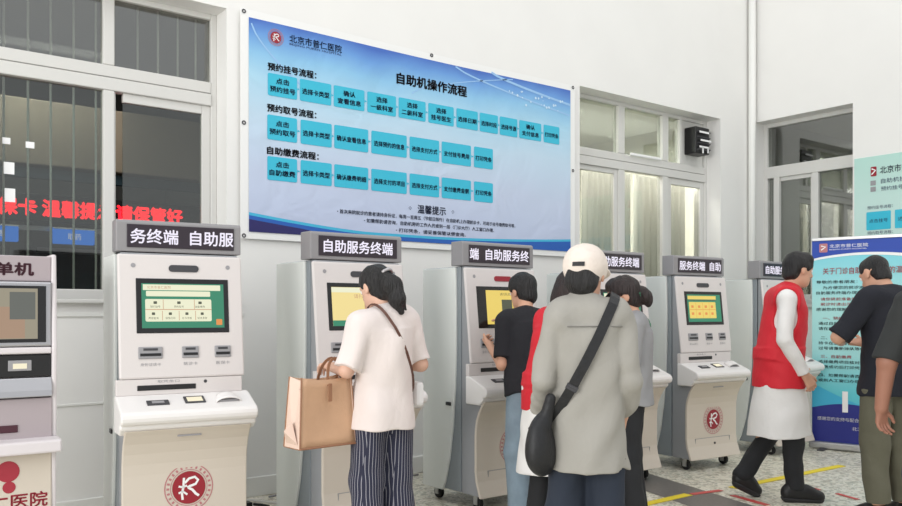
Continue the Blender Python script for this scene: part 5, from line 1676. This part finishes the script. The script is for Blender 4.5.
# ---- man in black T-shirt and olive trousers
M['olive'] = mat('olive_cloth', (96, 94, 78), 0.85, noise=0.06, scale=10, bump=0.32, bscale=7, bdist=0.045, warp=0.5, stretch=(1, 1, 0.7))
M['tee_navy'] = mat('black_navy_cotton', (22, 24, 34), 0.85, bump=0.32, bscale=7, bdist=0.045, warp=0.5, stretch=(1, 1, 0.7))
p = person('man in black T-shirt and olive trousers with bowed head, before the roll-up stand', 5.44, 2.52, math.radians(-20))
J = pose(1.74, elL=(-0.33, 0.07, 1.17), wrL=(-0.10, 0.30, 1.13), elR=(0.30, 0.03, 1.14), wrR=(0.09, 0.30, 1.12), head=(-0.03, 0.085, 1.575), neck=(0, 0.0, 1.452))
hR = rot(2, -26)
solid('body', body_prims(J, hR, 1.05, handL=dict(d=V3(0.5, 0.8, 0.1), n=V3(0.5, -0.2, 0.8), th=V3(0, 0.5, 0.8), curl=40), handR=dict(d=V3(-0.5, 0.8, 0.1), n=V3(-0.5, -0.2, 0.8), th=V3(0, 0.5, 0.8), curl=40)), M['skin'], p, 0.005)
eyes(J, hR, p)
R_t = torso_frame(J)
shirt = torso(J, 0.018, 1.08)[1:] + [ecap(J['pelvis'] * 0.22 + J['neck'] * 0.78, (0, 0, 0.80), (0.145, 0.112), (0.196, 0.165), R_t[:, 0], R_t[:, 1], 0.04)]
for sd in 'LR':
    shirt += sleeve(J, sd, 0.97, 0.072, 0.072)
solid('t_shirt', shirt, M['tee_navy'], p, 0.006, 0.006, seed=40)
solid('trousers', trousers(J, 0.13, 0.100, 0.085, 0.070, top=0.84), M['olive'], p, 0.006, 0.006, seed=41)
shoes(J, M['black_shoe'], p, M['black_sole'])
solid('hair', hair_short(J, hR, 0.97, thick=-0.001, back=-0.058), M['hair'], p, 0.005, 0.0015, fscale=90, seed=42)

# ---- person cut by the right edge
M['tee_char'] = mat('charcoal_cotton', (44, 46, 46), 0.85, bump=0.32, bscale=7, bdist=0.045, warp=0.5, stretch=(1, 1, 0.7))
M['jeans_dark'] = mat('dark_denim', (58, 66, 76), 0.85, noise=0.1, scale=14, bump=0.32, bscale=7, bdist=0.045, warp=0.5, stretch=(1, 1, 0.7))
p = person('person in charcoal T-shirt and dark jeans cut off by the right edge, left arm hanging', 4.53, 1.823, math.radians(-62))
J = pose(1.70, elL=(-0.26, -0.05, 1.075), wrL=(-0.285, -0.03, 0.835), elR=(0.24, 0.0, 1.08), wrR=(0.2, 0.18, 0.95))
hR = rot(5, -10)
solid('body', body_prims(J, hR, 1.22, handL=dict(d=V3(0.02, 0.12, -1), n=V3(0.6, -0.7, 0), th=V3(0.6, 0.8, 0), curl=26)), M['skin_tan'], p, 0.005)
eyes(J, hR, p)
R_t = torso_frame(J)
shirt = torso(J, 0.018, 1.05)[1:] + [ecap(J['pelvis'] * 0.22 + J['neck'] * 0.78, (0, 0, 0.80), (0.14, 0.11), (0.190, 0.16), R_t[:, 0], R_t[:, 1], 0.04)]
for sd in 'LR':
    shirt += sleeve(J, sd, 0.98, 0.070, 0.070)
solid('t_shirt', shirt, M['tee_char'], p, 0.006, 0.006, seed=50)
solid('trousers', trousers(J, 0.07, 0.100, 0.085, 0.080, top=0.84), M['jeans_dark'], p, 0.006, 0.004, seed=51)
shoes(J, M['black_shoe'], p, M['black_sole'])
solid('hair', hair_short(J, hR, 1.0, thick=0.003), M['hair'], p, 0.005, 0.002, fscale=90, seed=52)

# ------------------------------------------------------------------ cables on the floor behind the machines
def cable(label, pts, r, m):
    pts = [Vector(q) for q in pts]
    out = []
    for i in range(len(pts) - 1):
        p0, p1, p2, p3 = pts[max(i - 1, 0)], pts[i], pts[i + 1], pts[min(i + 2, len(pts) - 1)]
        for k in range(8):
            t = k / 8
            out.append(0.5 * ((2 * p1) + (p2 - p0) * t + (2 * p0 - 5 * p1 + 4 * p2 - p3) * t * t + (3 * p1 - p0 - 3 * p2 + p3) * t ** 3))
    out.append(pts[-1])
    tag(MB().tube(out, r, 8).build('cable', m, smooth=True), label, 'cable', 'cables on the floor behind the kiosks')
cable('white cable hanging from the power adapter and looping on the floor', [(2.29, 5.58, 0.15), (2.27, 5.5, 0.06), (2.46, 5.44, 0.009), (2.55, 5.25, 0.009), (2.45, 5.03, 0.009), (2.25, 5.0, 0.009), (2.12, 4.95, 0.009), (2.0, 4.9, 0.009)], 0.008, M['cable_white'])
cable('black cable coiled on the floor beneath the power adapter', [(2.375, 5.322, 0.02), (2.44, 5.22, 0.011), (2.24, 5.12, 0.011), (2.0, 5.16, 0.011), (1.95, 5.34, 0.011), (1.98, 5.45, 0.011), (1.86, 5.40, 0.011), (1.80, 5.3, 0.011)], 0.010, M['rubber'])
cable('grey cable lying along the skirting behind the second and third machines', [(2.58, 5.52, 0.008), (2.8, 5.55, 0.008), (3.3, 5.5, 0.008), (3.9, 5.54, 0.008)], 0.007, M['slot'])
pw = thing('power_strip', 'black power strip on the floor by the skirting, under the power adapter', 'power strip', (2.19, 5.30, 0.0), 0.1)
MB().box(-0.16, 0.16, -0.035, 0.035, 0.0, 0.045).build('case', M['black'], pw, bevel=0.008)
for k in range(4):
    MB().box(-0.13 + k * 0.07, -0.09 + k * 0.07, -0.02, 0.02, 0.045, 0.048).build('socket', M['darkgrey'], pw)
pw = thing('power_unit', 'black power unit on the floor by the skirting, right of the striped trousers', 'power unit', (3.98, 5.42, 0.0), 0.1)
MB().box(-0.08, 0.08, -0.06, 0.06, 0.0, 0.12).build('case', M['black'], pw, bevel=0.01)
MB().box(-0.05, 0.05, -0.063, -0.06, 0.02, 0.05).build('rating_label', M['slot'], pw)
